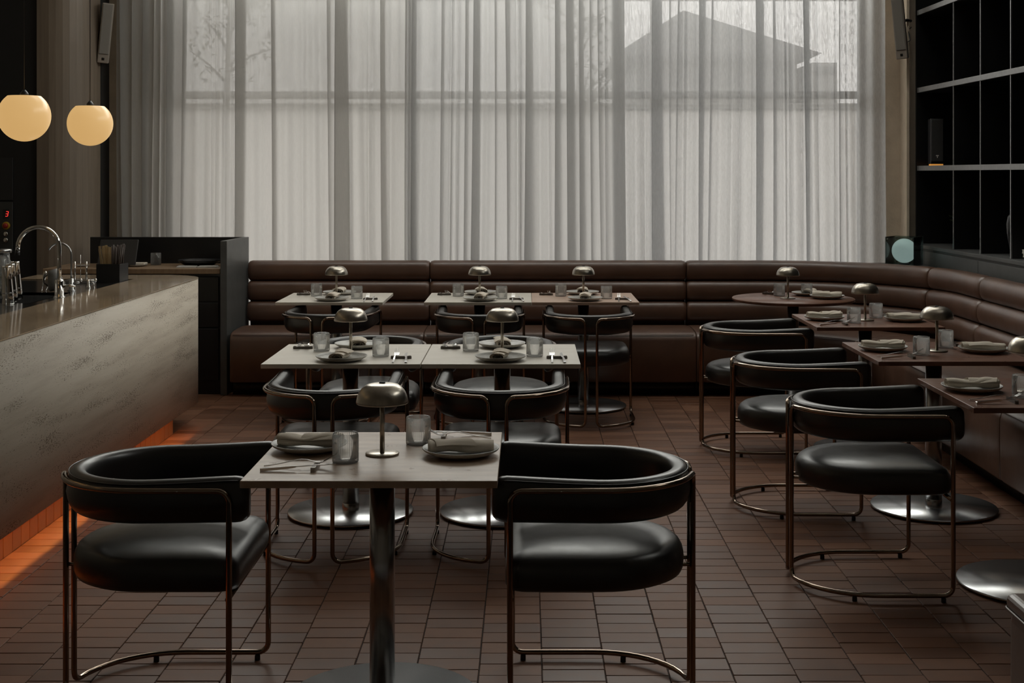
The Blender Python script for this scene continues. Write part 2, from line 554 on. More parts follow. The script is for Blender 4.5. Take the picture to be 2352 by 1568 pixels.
for n, (cx, cy, _) in enumerate(vis):
    o = bpy.data.objects.new('tile', tile_mesh[n % 4])
    COL.objects.link(o)
    o.parent = floor
    o.location = (cx + rnd.uniform(-.0006, .0006), cy + rnd.uniform(-.0006, .0006), rnd.uniform(-.0008, .0006))
    o.rotation_euler = (rnd.uniform(-.004, .004), rnd.uniform(-.003, .003), rnd.uniform(-.003, .003))
rest_mb = MB()
hx, hy = TW / 2 - GAP / 2, TH / 2 - GAP / 2
for cx, cy, _ in spots:
    if (cx, cy) in visset: continue
    z = rnd.uniform(-.0008, .0006); t1 = rnd.uniform(-.003, .003) * hx; t2 = rnd.uniform(-.004, .004) * hy
    e = 0.0016
    vs = [(cx + sx * (hx - e), cy + sy * (hy - e), z + sx * t1 + sy * t2) for sx, sy in ((-1, -1), (1, -1), (1, 1), (-1, 1))]
    vs += [(cx + sx * hx, cy + sy * hy, z - e + sx * t1 + sy * t2) for sx, sy in ((-1, -1), (1, -1), (1, 1), (-1, 1))]
    vs += [(cx + sx * hx, cy + sy * hy, -0.012) for sx, sy in ((-1, -1), (1, -1), (1, 1), (-1, 1))]
    fs = [(0, 1, 2, 3)] + [(a, a + 4 - 0, (a + 1) % 4 + 4, (a + 1) % 4)[::-1] for a in range(4)] + [(a + 4, a + 8, (a + 1) % 4 + 8, (a + 1) % 4 + 4)[::-1] for a in range(4)]
    rest_mb.add(vs, [f[::-1] if len(f) == 4 and f != (0, 1, 2, 3) else f for f in fs])
rest_mb.build('tile_field', 'tile', floor, kind='stuff')

ce = MB()
SX0, SX1, SY0, SY1 = -2.3, 2.7, 8.1, 8.9
ce.box(XL, YF, ZC, XR, SY0, ZC + .1); ce.box(XL, SY1, ZC, XR, 10.9, ZC + .1)
ce.box(XL, SY0, ZC, SX0, SY1, ZC + .1); ce.box(SX1, SY0, ZC, XR, SY1, ZC + .1)
ce.build('ceiling', 'ceiling', kind='structure')
MB().box(XL - .1, YF, 0, XL, 10.9, ZC).build('wall_left', 'room_wall', kind='structure')
wr = MB()
wr.box(XR, YF, 0, XR + .1, 10.9, 4.12); wr.box(XR, YF, 5.30, XR + .1, 10.9, ZC)
wr.box(XR, YF, 4.12, XR + .1, 3.2, 5.30); wr.box(XR, 10.4, 4.12, XR + .1, 10.9, 5.30)
wr.build('wall_right', 'room_wall', kind='structure')
MB().box(XL, YF - .1, 0, XR, YF, ZC).build('wall_front', 'room_wall', kind='structure')
bw = MB()
bw.box(XL, YB, 0, WX0, 10.86, ZC)
bw.box(WX1, YB, 0, XR, 10.86, ZC)
bw.box(WX0, YB, 0, WX1, 10.86, WZ0)
bw.box(WX0, YB, WZ1, WX1, 10.86, ZC)
bw.build('wall_back', 'stucco', kind='structure')

# window with frame bars and panes
win = thing('window_1', (0, 10.79, 0), kind='structure')
fr = MB()
t = 0.055
fr.box(WX0, -.03, WZ0, WX0 + t, .03, WZ1, .004, 1); fr.box(WX1 - t, -.03, WZ0, WX1, .03, WZ1, .004, 1)
fr.box(WX0 + t, -.03, WZ0, WX1 - t, .03, WZ0 + t, .004, 1); fr.box(WX0 + t, -.03, WZ1 - t, WX1 - t, .03, WZ1, .004, 1)
fr.build('window_frame', 'frame', win)
MB().box(WX0 + t, -.035, 2.185, WX1 - t, .03, 2.245, .004, 1).build('transom_bar', 'frame', win)
mull = [wx(941, 10.79), wx(1502, 10.79)]
for x in mull:
    MB().box(x - .03, -.03, WZ0 + t, x + .03, .03, 2.185, .004, 1).build('mullion', 'frame', win)
    MB().box(x - .03, -.03, 2.245, x + .03, .03, 3.24, .004, 1).build('mullion', 'frame', win)
    MB().box(x - .03, -.03, 3.30, x + .03, .03, WZ1 - t, .004, 1).build('mullion', 'frame', win)
MB().box(WX0 + t, -.03, 3.24, WX1 - t, .03, 3.30, .004, 1).build('transom_bar', 'frame', win)
xs = [WX0 + t] + mull + [WX1 - t]
for a in range(3):
    xa, xb = xs[a] + (.03 if a else 0), xs[a + 1] - (.03 if a < 2 else 0)
    MB().sheet((xa, .006, WZ0 + t), (xb, .006, 2.185)).build('pane', 'pane_dimming', win)
    MB().sheet((xa, .006, 2.245), (xb, .006, 3.24)).build('pane', 'pane_dimming', win)
    MB().sheet((xa, .006, 3.30), (xb, .006, WZ1 - t)).build('pane', 'pane', win)  # clear upper strip, added above the curtains to brighten the room

w2 = thing('side_fill_opening', (XR + .05, 0, 0), kind='structure')  # high side glazing, added out of view to brighten the room
f2_ = MB()
f2_.box(-.03, 3.2, 4.12, .03, 10.4, 4.17); f2_.box(-.03, 3.2, 5.25, .03, 10.4, 5.30)
f2_.build('window_frame', 'frame', w2)
for k in range(7):
    y_ = 3.2 + 7.2 * k / 6
    MB().box(-.03, y_ - .025, 4.17, .03, y_ + .025, 5.25).build('mullion', 'frame', w2)
    if k < 6:
        MB().sheet((.006, y_ + .025, 4.17), (.006, y_ + 7.2 / 6 - .025, 5.25)).build('pane', 'pane', w2)

w3 = thing('roof_fill_opening', (0, 0, ZC + .05), kind='structure')  # roof glazing, added out of view for more light on the back tables
for k in range(5):
    x_ = SX0 + 5.0 * k / 4
    MB().box(x_ - .02, SY0, -.03, x_ + .02, SY1, .03).build('glazing_bar', 'frame', w3)
    if k < 4:
        MB().sheet((x_ + .02, SY0, .006), (x_ + 1.25 - .02, SY1, .006)).build('pane', 'pane', w3)

# trims beside the window
MB().box(2.985, 10.44, 0, 3.01, YB, ZC, .003, 1).build('trim_1', 'stucco', kind='structure')

# ------------------------------------------------------------------ outside
MB().box(-40, 10.9, -.3, 50, 90, -.1).build('ground_outside', 'ground', kind='structure')
cn = thing('sky_shade', (0, 10.87, 3.30), kind='structure')  # unseen slab, added to keep some sky off the curtained panes
MB().box(-4.2, 0, 0, 4.2, 2.4, .12, .01, 1).build('sky_shade_slab', 'house_wall', cn)
gw = thing('garden_wall', (0, 17, -.1), label='pale garden wall outside, behind the sheer curtains', cat='wall')
MB().box(-14, 0, 0, 16, .25, 2.5, .01, 1).build('wall_body', 'garden_wall', gw)
MB().box(-14, -.04, 2.5, 16, .29, 2.58, .01, 1).build('coping', 'house_wall', gw)
ho = thing('house', (0, 40, -.1), label='gabled house silhouette seen through the sheer curtain', cat='house')
hx0, hx1, hap = wx(1432, 40), wx(1888, 40), wx(1606, 40)
ze, za = wz(140, 40) + .1, wz(-14, 40) + .1
MB().box(hx0 + .5, 1, 0, hx1 - .55, 8, ze + .3).build('house_body', 'house_wall', ho)
MB().add([(hx0 - .2, 0, wz(122, 40) + .1), (hap, 4, za), (hx1, 0, wz(122, 40) + .1), (hx1 - .5, 0, ze), (hx0 + .4, 0, ze),
          (hx0 - .2, 9, wz(122, 40) + .1), (hx1, 9, wz(122, 40) + .1), (hx1 - .5, 9, ze), (hx0 + .4, 9, ze), (hap, 5, za)],
         [(0, 1, 2), (0, 2, 3, 4), (0, 5, 9, 1), (1, 9, 6, 2), (5, 6, 9), (5, 8, 7, 6), (0, 4, 8, 5), (2, 6, 7, 3), (4, 3, 7, 8)]).build('roof', 'house_roof', ho)
MB().box(wx(1850, 40), -1, 0, wx(1905, 40), 5, wz(150, 40) + .1).build('side_wing', 'house_wall', ho)
MB().box(wx(1860, 40), -1.1, wz(176, 40) + .1, wx(1900, 40), -1.0, wz(160, 40) + .1).build('window', 'frame', ho)

def tree(name, x, y, zt, spread, n, seed, label):
    r = random.Random(seed)
    root = thing(name, (x, y, -.1), label=label, cat='tree')
    tr = MB()
    tr.tube([(0, 0, 0), (.03, .02, 1.2), (-.02, .05, 2.2), (.05, 0, zt - .2)], [.06, .05, .04, .015], 8)
    br = []
    for k in range(14):
        z = r.uniform(zt - 1.6, zt - .2); a = r.uniform(0, 2 * PI); l = r.uniform(.3, spread)
        e = (l * math.cos(a), l * math.sin(a) * .6, z + r.uniform(.1, .5))
        tr.tube([(0, 0, z), (e[0] * .5, e[1] * .5, z + .2), e], [.02, .013, .005], 5)
        br.append(((0, 0, z), e))
    tr.build('trunk', 'bark', root)
    lf = MB()
    for k in range(n):
        s, e = r.choice(br); t_ = r.uniform(.35, 1.05)
        c = Vector(s).lerp(Vector(e), t_) + Vector((r.gauss(0, .09), r.gauss(0, .09), r.gauss(0, .09)))
        m = Matrix.Translation(c) @ Matrix.Rotation(r.uniform(0, 6.3), 4, 'Z') @ Matrix.Rotation(r.uniform(-1, 1), 4, 'X')
        L_, w_ = r.uniform(.07, .14), r.uniform(.012, .022)
        lf.add([tuple(m @ Vector(p)) for p in ((0, 0, 0), (w_, L_ * .4, .01), (0, L_, 0), (-w_, L_ * .4, .01))], [(0, 1, 2, 3)])
    lf.build('foliage', 'leaf', root, kind='stuff')
tree('slender_tree', wx(520, 14), 14, 3.9, .55, 420, 3, 'slender leafy tree outside, behind the left curtain')
tree('slender_tree', wx(1330, 14.5), 14.5, 3.7, .6, 420, 5, 'slender leafy tree outside, beside the gabled house silhouette')

# ------------------------------------------------------------------ sheer curtains
def curtain(x0, x1, seed, mat, label, y0=10.44):
    r = random.Random(seed)
    # a row of folds: (advance, depth, sideways swing); some lie flat, some lap over as z-pleats
    folds, x = [], x0
    while x < x1:
        kind = r.random()
        if kind < .42:                      # soft open wave
            p, b, a = r.uniform(.05, .15), r.uniform(.010, .026), 0.0
        elif kind < .85:                    # z-pleat lapping over itself
            p, b = r.uniform(.05, .13), r.uniform(.010, .024)
            a = (r.choice((.010, .016, .025, .035, .05, .07)) * r.uniform(.8, 1.2) + p / 2) / 2
        else:                               # narrow fold
            p, b = r.uniform(.02, .045), r.uniform(.008, .018)
            a = p / (2 * PI) * r.uniform(.5, 1.2)
        folds.append((x, p, b, a, r.uniform(-.025, .025), r.uniform(.55, 1.45)))
        x += p
    k = (x1 - x0) / (x - x0)
    NU, NV = 18, 11
    rows = []
    for v in range(NV):
        h = v / (NV - 1)
        z = .03 + h * 3.17
        row = []
        for (fx, p, b, a, sh, am) in folds:
            am_ = 1 + (am - 1) * (1 - h)
            for u in range(NU):
                t = 2 * PI * u / NU
                X = x0 + (fx - x0 + p * u / NU) * k + a * am_ * math.sin(t)
                X += .03 * math.sin(3.1 * fx + 1.0 * h) * (1 - h) + sh * (1 - h) * math.sin(PI * u / NU)
                row.append((X, y0 + b * am_ * math.sin(t) * (1.0 + .15 * math.sin(9 * fx + 3 * h)) + .006 * math.sin(5 * fx + 4 * h), z))
        rows.append(row)
    n = len(rows[0])
    mb = MB()
    mb.rings(rows, closed=False)
    o = mb.build('curtain', mat, label=label, cat='curtain', group='sheer curtains across the window')
    return o
cx1, cx2 = wx(943, 10.44), wx(1420, 10.44)
curtain(wx(268, 10.44), cx1 + .05, 11, 'sheer_l', 'warm beige sheer curtain hanging above the service station and left bench')
curtain(cx1 - .03, cx2 + .05, 23, 'sheer_m', 'middle sheer linen curtain behind the two joined back tables', 10.355)
curtain(cx2 - .04, wx(2034, 10.44), 37, 'sheer_r', 'thinnest sheer curtain, the gabled house showing through it')

ct = thing('curtain_track', (0, 10.42, 3.2), label='slim curtain track above the sheer curtains', cat='curtain track')
MB().box(-3.3, -.09, .005, 2.9, .09, .035, .004, 1).build('rail', 'frame', ct)
for x in (-3.2, 2.84):
    MB().box(x - .02, .05, .012, x + .02, .2, .03).build('wall_bracket', 'frame', ct)

# ------------------------------------------------------------------ left side: black wall, pillar, control panel
bwall = MB().box(XL, 10.1, 0, -3.70, YB, ZC).build('wall_service', 'black_wall', kind='structure')
pil = thing('pillar', (0, 0, 0), kind='structure')
PY = 10.05
xa, xb = wx(82, PY), wx(222, PY + .25)
pil_pts = [(xa, PY + .02), (wx(112, PY), PY)]
n_st = 9
for i in range(1, n_st + 1):
    a = i / n_st
    pil_pts.append((wx(112, PY) + (xb - wx(112, PY)) * math.sin(a * PI / 2), PY + .34 * (1 - math.cos(a * PI / 2))))
for i in range(len(pil_pts) - 1):
    p, q = pil_pts[i], pil_pts[i + 1]
    d = Vector((q[0] - p[0], q[1] - p[1])); d.normalize()
    nrm = Vector((d.y, -d.x)) * .02
    e = d * .0003
    poly = [(p[0] + e.x, p[1] + e.y), (q[0] - e.x, q[1] - e.y), (q[0] - e.x - nrm.x, q[1] - e.y - nrm.y), (p[0] + e.x - nrm.x, p[1] + e.y - nrm.y)]
    MB().prism(poly, 0, ZC, .0012).build('plank', 'column_wood', pil)
core = [(x, y + .022) for x, y in pil_pts] + [(xb - .003, YB), (xa + .01, YB)]
MB().prism(core, 0, ZC).build('pillar_core', 'black_wall', pil)

cp = thing('lift_control_panel', (wx(11, 10.09), 10.1, 0), label='grey lift control panel with red digit and emergency button', cat='control panel')
Yp = 10.09
pw = .06
MB().box(-pw - .05, -.012, wz(578, Yp), pw, 0, wz(464, Yp), .003, 1).build('faceplate', 'lift_plate', cp)
MB().box(-pw - .05, -.010, wz(460, Yp), pw, 0, wz(362, Yp), .003, 1).build('upper_cover', 'black_plastic', cp)
dx = wx(15, Yp) - wx(11, Yp)
dsp = MB().box(dx - .023, -.016, wz(502, Yp), dx + .023, -.012, wz(480, Yp), .001, 1).build('display', 'black_plastic', cp)
dg = MB()
zc = wz(491, Yp)
def seg_(x0, z0, x1, z1):
    m = Matrix(((1, 0, .18, 0), (0, 1, 0, 0), (0, 0, 1, 0), (0, 0, 0, 1)))
    dg.box(x0, -.018, z0, x1, -.0158, z1, mtx=Matrix.Translation((dx + .006, 0, zc)) @ m)
for z in (-.018, 0, .018):
    seg_(-.009, z - .002, .007, z + .002)
seg_(.006, .002, .010, .017); seg_(.006, -.017, .010, -.002)
dg.build('red_digit', 'digit', dsp)
for (py, r_, mt, nm, dep) in ((518, .03, 'yellow', 'button_ring', .014), (518, .019, 'red', 'emergency_button', .034), (537, .018, 'chrome', 'call_button', .02), (551, .018, 'chrome', 'call_button', .02)):
    b_ = MB(); b_.lathe([(0.0001, 0), (r_, 0), (r_, dep * .8), (r_ * .85, dep), (0.0001, dep)], 20)
    b_.xform(Matrix.Translation((dx, -.012, wz(py, Yp))) @ Matrix.Rotation(PI / 2, 4, 'X'))
    b_.build(nm, mt, cp)

# ------------------------------------------------------------------ wall speakers
def wall_speaker(px, py, Y, w, d, h, roll, yaw, label, side):
    root = thing('wall_speaker', (wx(px, Y), Y, wz(py, Y)), yaw, label, 'speaker', 'slim wall speakers beside the window')
    root.rotation_euler = (R(7), R(roll), yaw)
    MB().box(-w / 2, -d / 2, -h / 2, w / 2, d / 2, h / 2, .006).build('cabinet', 'spk_box', root)
    MB().box(-w / 2 + .006, -d / 2 - .006, -h / 2 + .07, w / 2 - .006, -d / 2 + .001, h / 2 - .006, .004).build('grille', 'spk_grille', root)
    MB().box(-.010, -d / 2 - .003, -h / 2 + .022, .010, -d / 2 + .001, -h / 2 + .042, .001, 1).build('badge', 'black_plastic', root)
    b_ = MB(); b_.tube([(side * .0, d / 2 - .01, .05), (side * .05, d / 2 + .03, .06), (side * .07, d / 2 + .11, .05)], .012, 8)
    b_.tube([(side * .02, d / 2 - .005, -.12), (side * .06, d / 2 + .03, -.10), (side * .05, d / 2 + .05, -.02), (side * .07, d / 2 + .11, 0)], .004, 6)
    b_.build('bracket', 'black_plastic', root)
wall_speaker(243, 76, 10.36, .085, .12, .465, 5.5, R(16), 'dark slim speaker tilted on the wall beside the pillar', -1)
wall_speaker(2067, 66, 10.36, .085, .12, .47, -4.5, R(-22), 'pale slim speaker tilted on the stucco beside the black shelves', 1)

# ------------------------------------------------------------------ banquette
BC, BR, BY, BX0 = (1.72, 8.83), 1.15, 9.98, -2.10
S_A = BC[0] - BX0
S_B = S_A + BR * PI / 2
def bpath(s):
    if s < S_A:
        return (BX0 + s, BY), (0.0, -1.0)
    if s < S_B:
        a = PI / 2 - (s - S_A) / BR
        return (BC[0] + BR * math.cos(a), BC[1] + BR * math.sin(a)), (-math.cos(a), -math.sin(a))
    return (BC[0] + BR, BC[1] - (s - S_B)), (-1.0, 0.0)
def bloft(sec, s0, s1, end=.02, shrink=.86, gap=.0015):
    s0 += gap; s1 -= gap
    n = max(3, int((s1 - s0) / .07))
    st = [(s0, shrink), (s0 + end * .25, shrink + (1 - shrink) * .6), (s0 + end, 1.0)]
    st += [(s0 + end + (s1 - s0 - 2 * end) * i / n, 1.0) for i in range(1, n)]
    st += [(s1 - end, 1.0), (s1 - end * .25, shrink + (1 - shrink) * .6), (s1, shrink)]
    cd = sum(p[0] for p in sec) / len(sec); cz = sum(p[1] for p in sec) / len(sec)
    rg = []
    for s, k in st:
        (x, y), (nx, ny) = bpath(s)
        rg.append([(x + nx * (cd + (d - cd) * k), y + ny * (cd + (d - cd) * k), cz + (z - cz) * k) for d, z in sec])
    return MB().rings(rg, True, True, True)
def roll_sec(dc, zc, hd=.070, hz=.0775):
    out = []
    for i in range(20):
        a = 2 * PI * i / 20
        c, s_ = math.cos(a), math.sin(a)
        out.append((dc + hd * math.copysign(abs(c) ** .8, c), zc + hz * math.copysign(abs(s_) ** .72, s_)))
    return out
seat_sec = [(-.03, .43), (.05, .445), (.2, .456), (.4, .457), (.52, .452), (.57, .443), (.592, .425), (.6, .395), (.6, .30), (.598, .112), (.588, .10), (-.03, .10)]
blabels = ['brown leather bench section ending at the black service station',
           'brown leather bench section behind the two joined back tables',
           'curved brown leather corner bench behind the round table',
           'short brown leather bench section just past the curved corner',
           'long brown leather bench section beside the far right tables',
           'brown leather bench section nearest the camera on the right']
edges = [0.0, BX0 * -1 - .73, S_A - .52, S_A + BR * R(68), S_B + .39, S_B + 2.45, S_B + 4.4]
for i in range(6):
    s0, s1 = edges[i], edges[i + 1]
    root = thing('banquette', (0, 0, 0), label=blabels[i], cat='bench', group='brown leather banquette along the walls')
    seat = bloft(seat_sec, s0, s1, .03, .985).build('seat', 'brown_leather', root)
    pp = []
    n = max(4, int((s1 - s0) / .07))
    for k in range(n + 1):
        s = s0 + .02 + (s1 - s0 - .04) * k / n
        (x, y), (nx, ny) = bpath(s)
        pp.append((x + nx * .590, y + ny * .590, .436))
    MB().tube(pp, .0035, 6).build('piping', 'brown_piping', seat)
    for zc, dc in ((.5425, -.035), (.6955, -.052), (.8455, -.068)):
        bloft(roll_sec(dc, zc), s0, s1, .03, .80).build('back_roll', 'brown_leather', root)
    bloft([(-.10, .11), (-.10, .865), (-.135, .865), (-.135, .11)], s0, s1, .02, .99).build('back_board', 'brown_leather', root)
    bloft([(.50, 0), (.50, .105), (-.13, .105), (-.13, 0)], s0, s1, .02, .995).build('plinth', 'black_panel', root)
    root.location = (0, 0, 0)

poly = arc(BC[0], BC[1], BR + .145, R(13), R(84), 16) + [(1.9, 10.33), (3.02, 10.33), (3.02, 9.2)]
MB().prism(poly, 0, .885, .003).build('corner_ledge', 'grey_panel', label='dark ledge filling the corner behind the curved bench', cat='ledge')

# ------------------------------------------------------------------ bar counter
BX, BZ, BE = -2.05, .923, 8.25
bar = thing('bar_counter', (BX, 6, 0), label='travertine bar counter with rounded end and glowing orange kick', cat='bar counter')
def bl(m): return m.xform(Matrix.Translation((-BX, -6, 0)))
def bar_outline(off, y0=3.2, r=.30):
    x = BX - off
    return [(x, y0), (x, BE)] + arc(BX - r, BE, r - off, 0, PI / 2, 10)[1:] + [(-3.15, BE + r - off)]
o_, i_ = bar_outline(0), bar_outline(.03)
bl(MB().rings([[(x, y, z) for (x, y), z in ((a, .15), (a, BZ - .001), (b, BZ - .001), (b, .15))] for a, b in zip(o_, i_)], True, True, True, True)).build('front_panel', 'travertine', bar)
top = bar_outline(-.0015) + [(-3.15, 8.22), (-2.43, 8.22), (-2.43, 3.2)]
bl(MB().prism(top, BZ - .002, BZ + .003, .001)).build('stone_top', 'travertine_top', bar)
wt = MB()
zt = BZ - .002
for a in ((-3.15, 3.2, -2.432, 6.72), (-3.15, 7.32, -2.432, 8.218), (-3.15, 6.72, -2.86, 7.32), (-2.515, 6.72, -2.432, 7.32)):
    wt.box(a[0], a[1], zt - .015, a[2], a[3], zt)
bl(wt).build('steel_worktop', 'steel_top', bar)
sk = MB()
sk.box(-2.86, 6.72, zt - .2, -2.515, 7.32, zt - .19); sk.box(-2.868, 6.72, zt - .2, -2.86, 7.32, zt); sk.box(-2.515, 6.72, zt - .2, -2.507, 7.32, zt)
sk.box(-2.86, 6.712, zt - .2, -2.515, 6.72, zt); sk.box(-2.86, 7.32, zt - .2, -2.515, 7.328, zt)
bl(sk).build('sink_basin', 'steel', bar)
bl(MB().box(-3.15, 3.2, .26, -2.085, 8.2, .71)).build('carcass', 'black_panel', bar)
bl(MB().box(-2.43, 3.2, .71, -2.085, 8.2, BZ - .002).box(-3.15, 8.22, .71, -2.43, 8.5, BZ - .002)).build('top_support', 'black_panel', bar)
plinth = bl(MB().box(-3.1, 3.2, 0, -2.156, 8.04, .26)).build('plinth', 'grout', bar)
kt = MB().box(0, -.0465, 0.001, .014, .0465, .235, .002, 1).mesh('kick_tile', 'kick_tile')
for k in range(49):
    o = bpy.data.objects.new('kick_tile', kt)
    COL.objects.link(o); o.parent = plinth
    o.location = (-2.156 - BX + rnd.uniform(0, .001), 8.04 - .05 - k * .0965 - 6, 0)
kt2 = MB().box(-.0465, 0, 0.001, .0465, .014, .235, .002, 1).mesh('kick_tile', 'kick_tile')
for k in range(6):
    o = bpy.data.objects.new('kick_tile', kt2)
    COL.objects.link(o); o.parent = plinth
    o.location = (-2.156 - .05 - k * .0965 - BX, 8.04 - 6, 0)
led = bl(MB().box(-2.138, 3.25, .246, -2.122, 7.98, .254)).build('led_strip', 'led', bar)

# ------------------------------------------------------------------ things on the bar
WT = zt           # steel worktop height
ST = BZ + .003    # stone height
ft = thing('bar_tap', (-2.475, 7.03, WT), label='tall chrome gooseneck tap at the bar sink', cat='tap')
b_ = MB(); b_.lathe([(.0001, 0), (.030, 0), (.030, .006), (.024, .009), (.024, .085), (.021, .094), (.0125, .098), (.0001, .098)], 24); b_.build('tap_body', 'chrome', ft)
pts = [(0, 0, .09), (0, 0, .16), (0, 0, .22), (0, 0, .262)]
for i in range(1, 15):
    a = PI * i / 14 * .93
    pts.append((-.11 + .11 * math.cos(a), 0, .262 + .11 * math.sin(a)))
ex, ez = pts[-1][0], pts[-1][2]
pts.append((ex - .004, 0, ez - .045))
MB().tube(pts, .0115, 14).build('spout', 'chrome', ft)
MB().tube([(ex - .004, 0, ez - .04), (ex - .005, 0, ez - .062)], .0125, 14).build('aerator', 'black_plastic', ft)
b_ = MB(); b_.tube([(.02, .0, .058), (.05, 0, .064), (.085, 0, .058)], [.009, .006, .0045], 10); b_.build('lever', 'chrome', ft)
f2 = thing('filter_tap', (-2.545, 7.42, WT), label='thin water filter tap behind the tall chrome tap', cat='tap')
b_ = MB(); b_.lathe([(.0001, 0), (.022, 0), (.022, .005), (.013, .008), (.013, .07), (.0001, .07)], 20); b_.build('tap_body', 'steel', f2)
pts = [(0, 0, .06), (0, 0, .13), (0, 0, .20)]
for i in range(1, 12):
    a = PI * i / 11 * .85
    pts.append((-.067 + .067 * math.cos(a), 0, .20 + .067 * math.sin(a)))
MB().tube(pts, .0055, 10).build('spout', 'steel', f2)
MB().tube([(.0, 0, .045), (.045, 0, .048)], .005, 8).build('lever', 'steel', f2)
rt = thing('bar_valve', (-2.51, 7.6, WT), label='small chrome valve with ball handles beside the filter tap', cat='valve')
b_ = MB(); b_.lathe([(.0001, 0), (.014, 0), (.012, .01), (.008, .012), (.008, .05), (.0001, .05)], 16); b_.build('valve_body', 'chrome', rt)
MB().tube([(-.04, 0, .045), (.04, 0, .045)], .004, 8).build('cross_bar', 'chrome', rt)
for s in (-1, 1):
    b_ = MB(); b_.lathe([(.0001, -.009), (.006, -.007), (.009, 0), (.006, .007), (.0001, .009)], 14, (s * .042, 0, .047)); b_.build('ball_handle', 'chrome', rt)
MB().tube([(.012, 0, .035), (.03, 0, .03), (.034, 0, .0)], .004, 8).build('outlet', 'chrome', rt)

def steel_tin(x, y, h, lean, label):
    o = thing('shaker_tin', (x, y, WT), 0, label, 'shaker tin', 'steel shaker tins on the bar')
    o.rotation_euler = (0, R(lean), 0)
    m = MB(); m.lathe([(.0001, 0), (.028, 0), (.030, .004), (.028, .05), (.0245, h * .6), (.021, h - .012), (.0225, h - .01), (.0225, h), (.0195, h), (.0195, h - .03), (.0001, h - .03)], 18)
    m.build('tin_body', 'chrome', o)
    r_ = MB(); r_.lathe([(.0275, .052), (.0285, .056), (.0275, .06)], 18, cap=False); r_.build('tin_band', 'steel', o)
tx = [(-2.665, 6.94, .196), (-2.635, 6.80, .194), (-2.60, 6.66, .192), (-2.64, 6.54, .185)]
tl = ['rightmost steel shaker tin in the row beside the bar sink', 'second steel shaker tin from the bar sink',
      'third steel shaker tin from the bar sink', 'steel shaker tin at the picture edge, furthest from the sink']
for (x, y, h), l in zip(tx, tl):
    steel_tin(x, y, h, -3, l)
jar = thing('glass_jar', (-2.78, 7.02, WT), label='glass jar of dried herbs with clamp lid behind the tins', cat='jar')
b_ = MB(); b_.lathe([(.0001, 0), (.055, 0), (.06, .01), (.06, .17), (.045, .20), (.043, .235), (.0405, .235), (.0405, .2), (.056, .168), (.056, .012), (.0001, .008)], 28); b_.build('jar_body', 'glass', jar)
b_ = MB(); b_.lathe([(.0001, .236), (.052, .236), (.054, .24), (.054, .252), (.05, .256), (.0001, .257)], 28); b_.build('lid', 'steel', jar)
hb = MB(); rr = random.Random(4)
for k in range(260):
    a, q, z = rr.uniform(0, 6.3), .052 * math.sqrt(rr.random()), rr.uniform(.015, .16)
    c = Vector((q * math.cos(a), q * math.sin(a), z)); d = Vector((rr.gauss(0, 1), rr.gauss(0, 1), rr.gauss(0, 1))).normalized() * .008
    e = Vector((d.y, -d.x, .3 * d.z)) * .5
    hb.add([c - d, c + e, c + d, c - e], [(0, 1, 2, 3)])
hb.build('herbs', 'dry_herb', jar, kind='stuff')
hp = thing('herb_bunch', (-2.60, 6.43, WT), label='bunch of green herbs in a tumbler at the picture edge', cat='herbs')
b_ = MB(); b_.lathe([(.0001, 0), (.036, 0), (.038, .004), (.038, .10), (.0355, .10), (.0355, .008), (.0001, .006)], 24); b_.build('tumbler', 'glass', hp)
hb = MB(); st_ = MB()
for k in range(26):
    a, l = rr.uniform(0, 6.3), rr.uniform(.15, .27)
    e = Vector((math.cos(a) * .05 * rr.random(), math.sin(a) * .05 * rr.random(), l))
    st_.tube([(e.x * .3, e.y * .3, .012), (e.x * .7, e.y * .7, l * .5), tuple(e)], .0015, 4)
    for j in range(9):
        c = Vector((e.x * .3, e.y * .3, .01)).lerp(e, rr.uniform(.45, 1)); d = Vector((rr.gauss(0, 1), rr.gauss(0, 1), rr.gauss(0, .5))).normalized() * .012
        s_ = d.cross(Vector((0, 0, 1))) * .35
        hb.add([c, c + d * .5 + s_, c + d, c + d * .5 - s_], [(0, 1, 2, 3)])
st_.build('stalks', 'leaf', hp, kind='stuff'); hb.build('leaves', 'dry_herb', hp, kind='stuff')
jg = thing('milk_jug', (-2.515, 7.35, WT), label='tilted grey stoneware jug beside the chrome tap', cat='jug')
jg.location = (-2.60, 7.36, WT + .012)
jg.rotation_euler = (0, R(-14), 0)
b_ = MB(); b_.lathe([(.0001, 0), (.040, 0), (.047, .012), (.046, .03), (.034, .085), (.026, .115), (.022, .115), (.029, .085), (.04, .03), (.0001, .012)], 26); b_.build('jug_body', 'jug', jg)
b_ = MB(); b_.tube([(-.03, 0, .095), (-.058, 0, .085), (-.064, 0, .055), (-.044, 0, .03)], .005, 8); b_.build('handle', 'jug', jg)
for k, (x, y, lean, h, l) in enumerate(((-2.705, 7.40, 12, .115, 'shorter of two bar spoons standing by the sink'), (-2.690, 7.42, 27, .135, 'taller leaning bar spoon standing by the sink'))):
    s_ = thing('bar_spoon', (x, y, WT), label=l, cat='spoon')
    s_.rotation_euler = (0, R(lean), 0)
    b_ = MB(); b_.tube([(0, 0, 0.004), (0, 0, h * .5)], .003, 8); b_.build('shaft', 'cutlery', s_)
    b_ = MB(); b_.tube([(0, 0, h * .45), (0, 0, h * .6), (0, 0, h * .85), (0, 0, h * .95), (0, 0, h)], [.0035, .0075, .0105, .009, .003], 12); b_.build('handle', 'cutlery', s_)
cd_ = thing('bar_caddy', (-2.520, 8.075, WT), R(-6), 'black bar caddy holding stirrers and dark straws', 'caddy')
b_ = MB()
w_, d_, h_ = .073, .066, .110
b_.box(-w_, -d_, 0, w_, d_, .004); b_.box(-w_, -d_, .004, w_, -d_ + .004, h_); b_.box(-w_, d_ - .004, .004, w_, d_, h_)
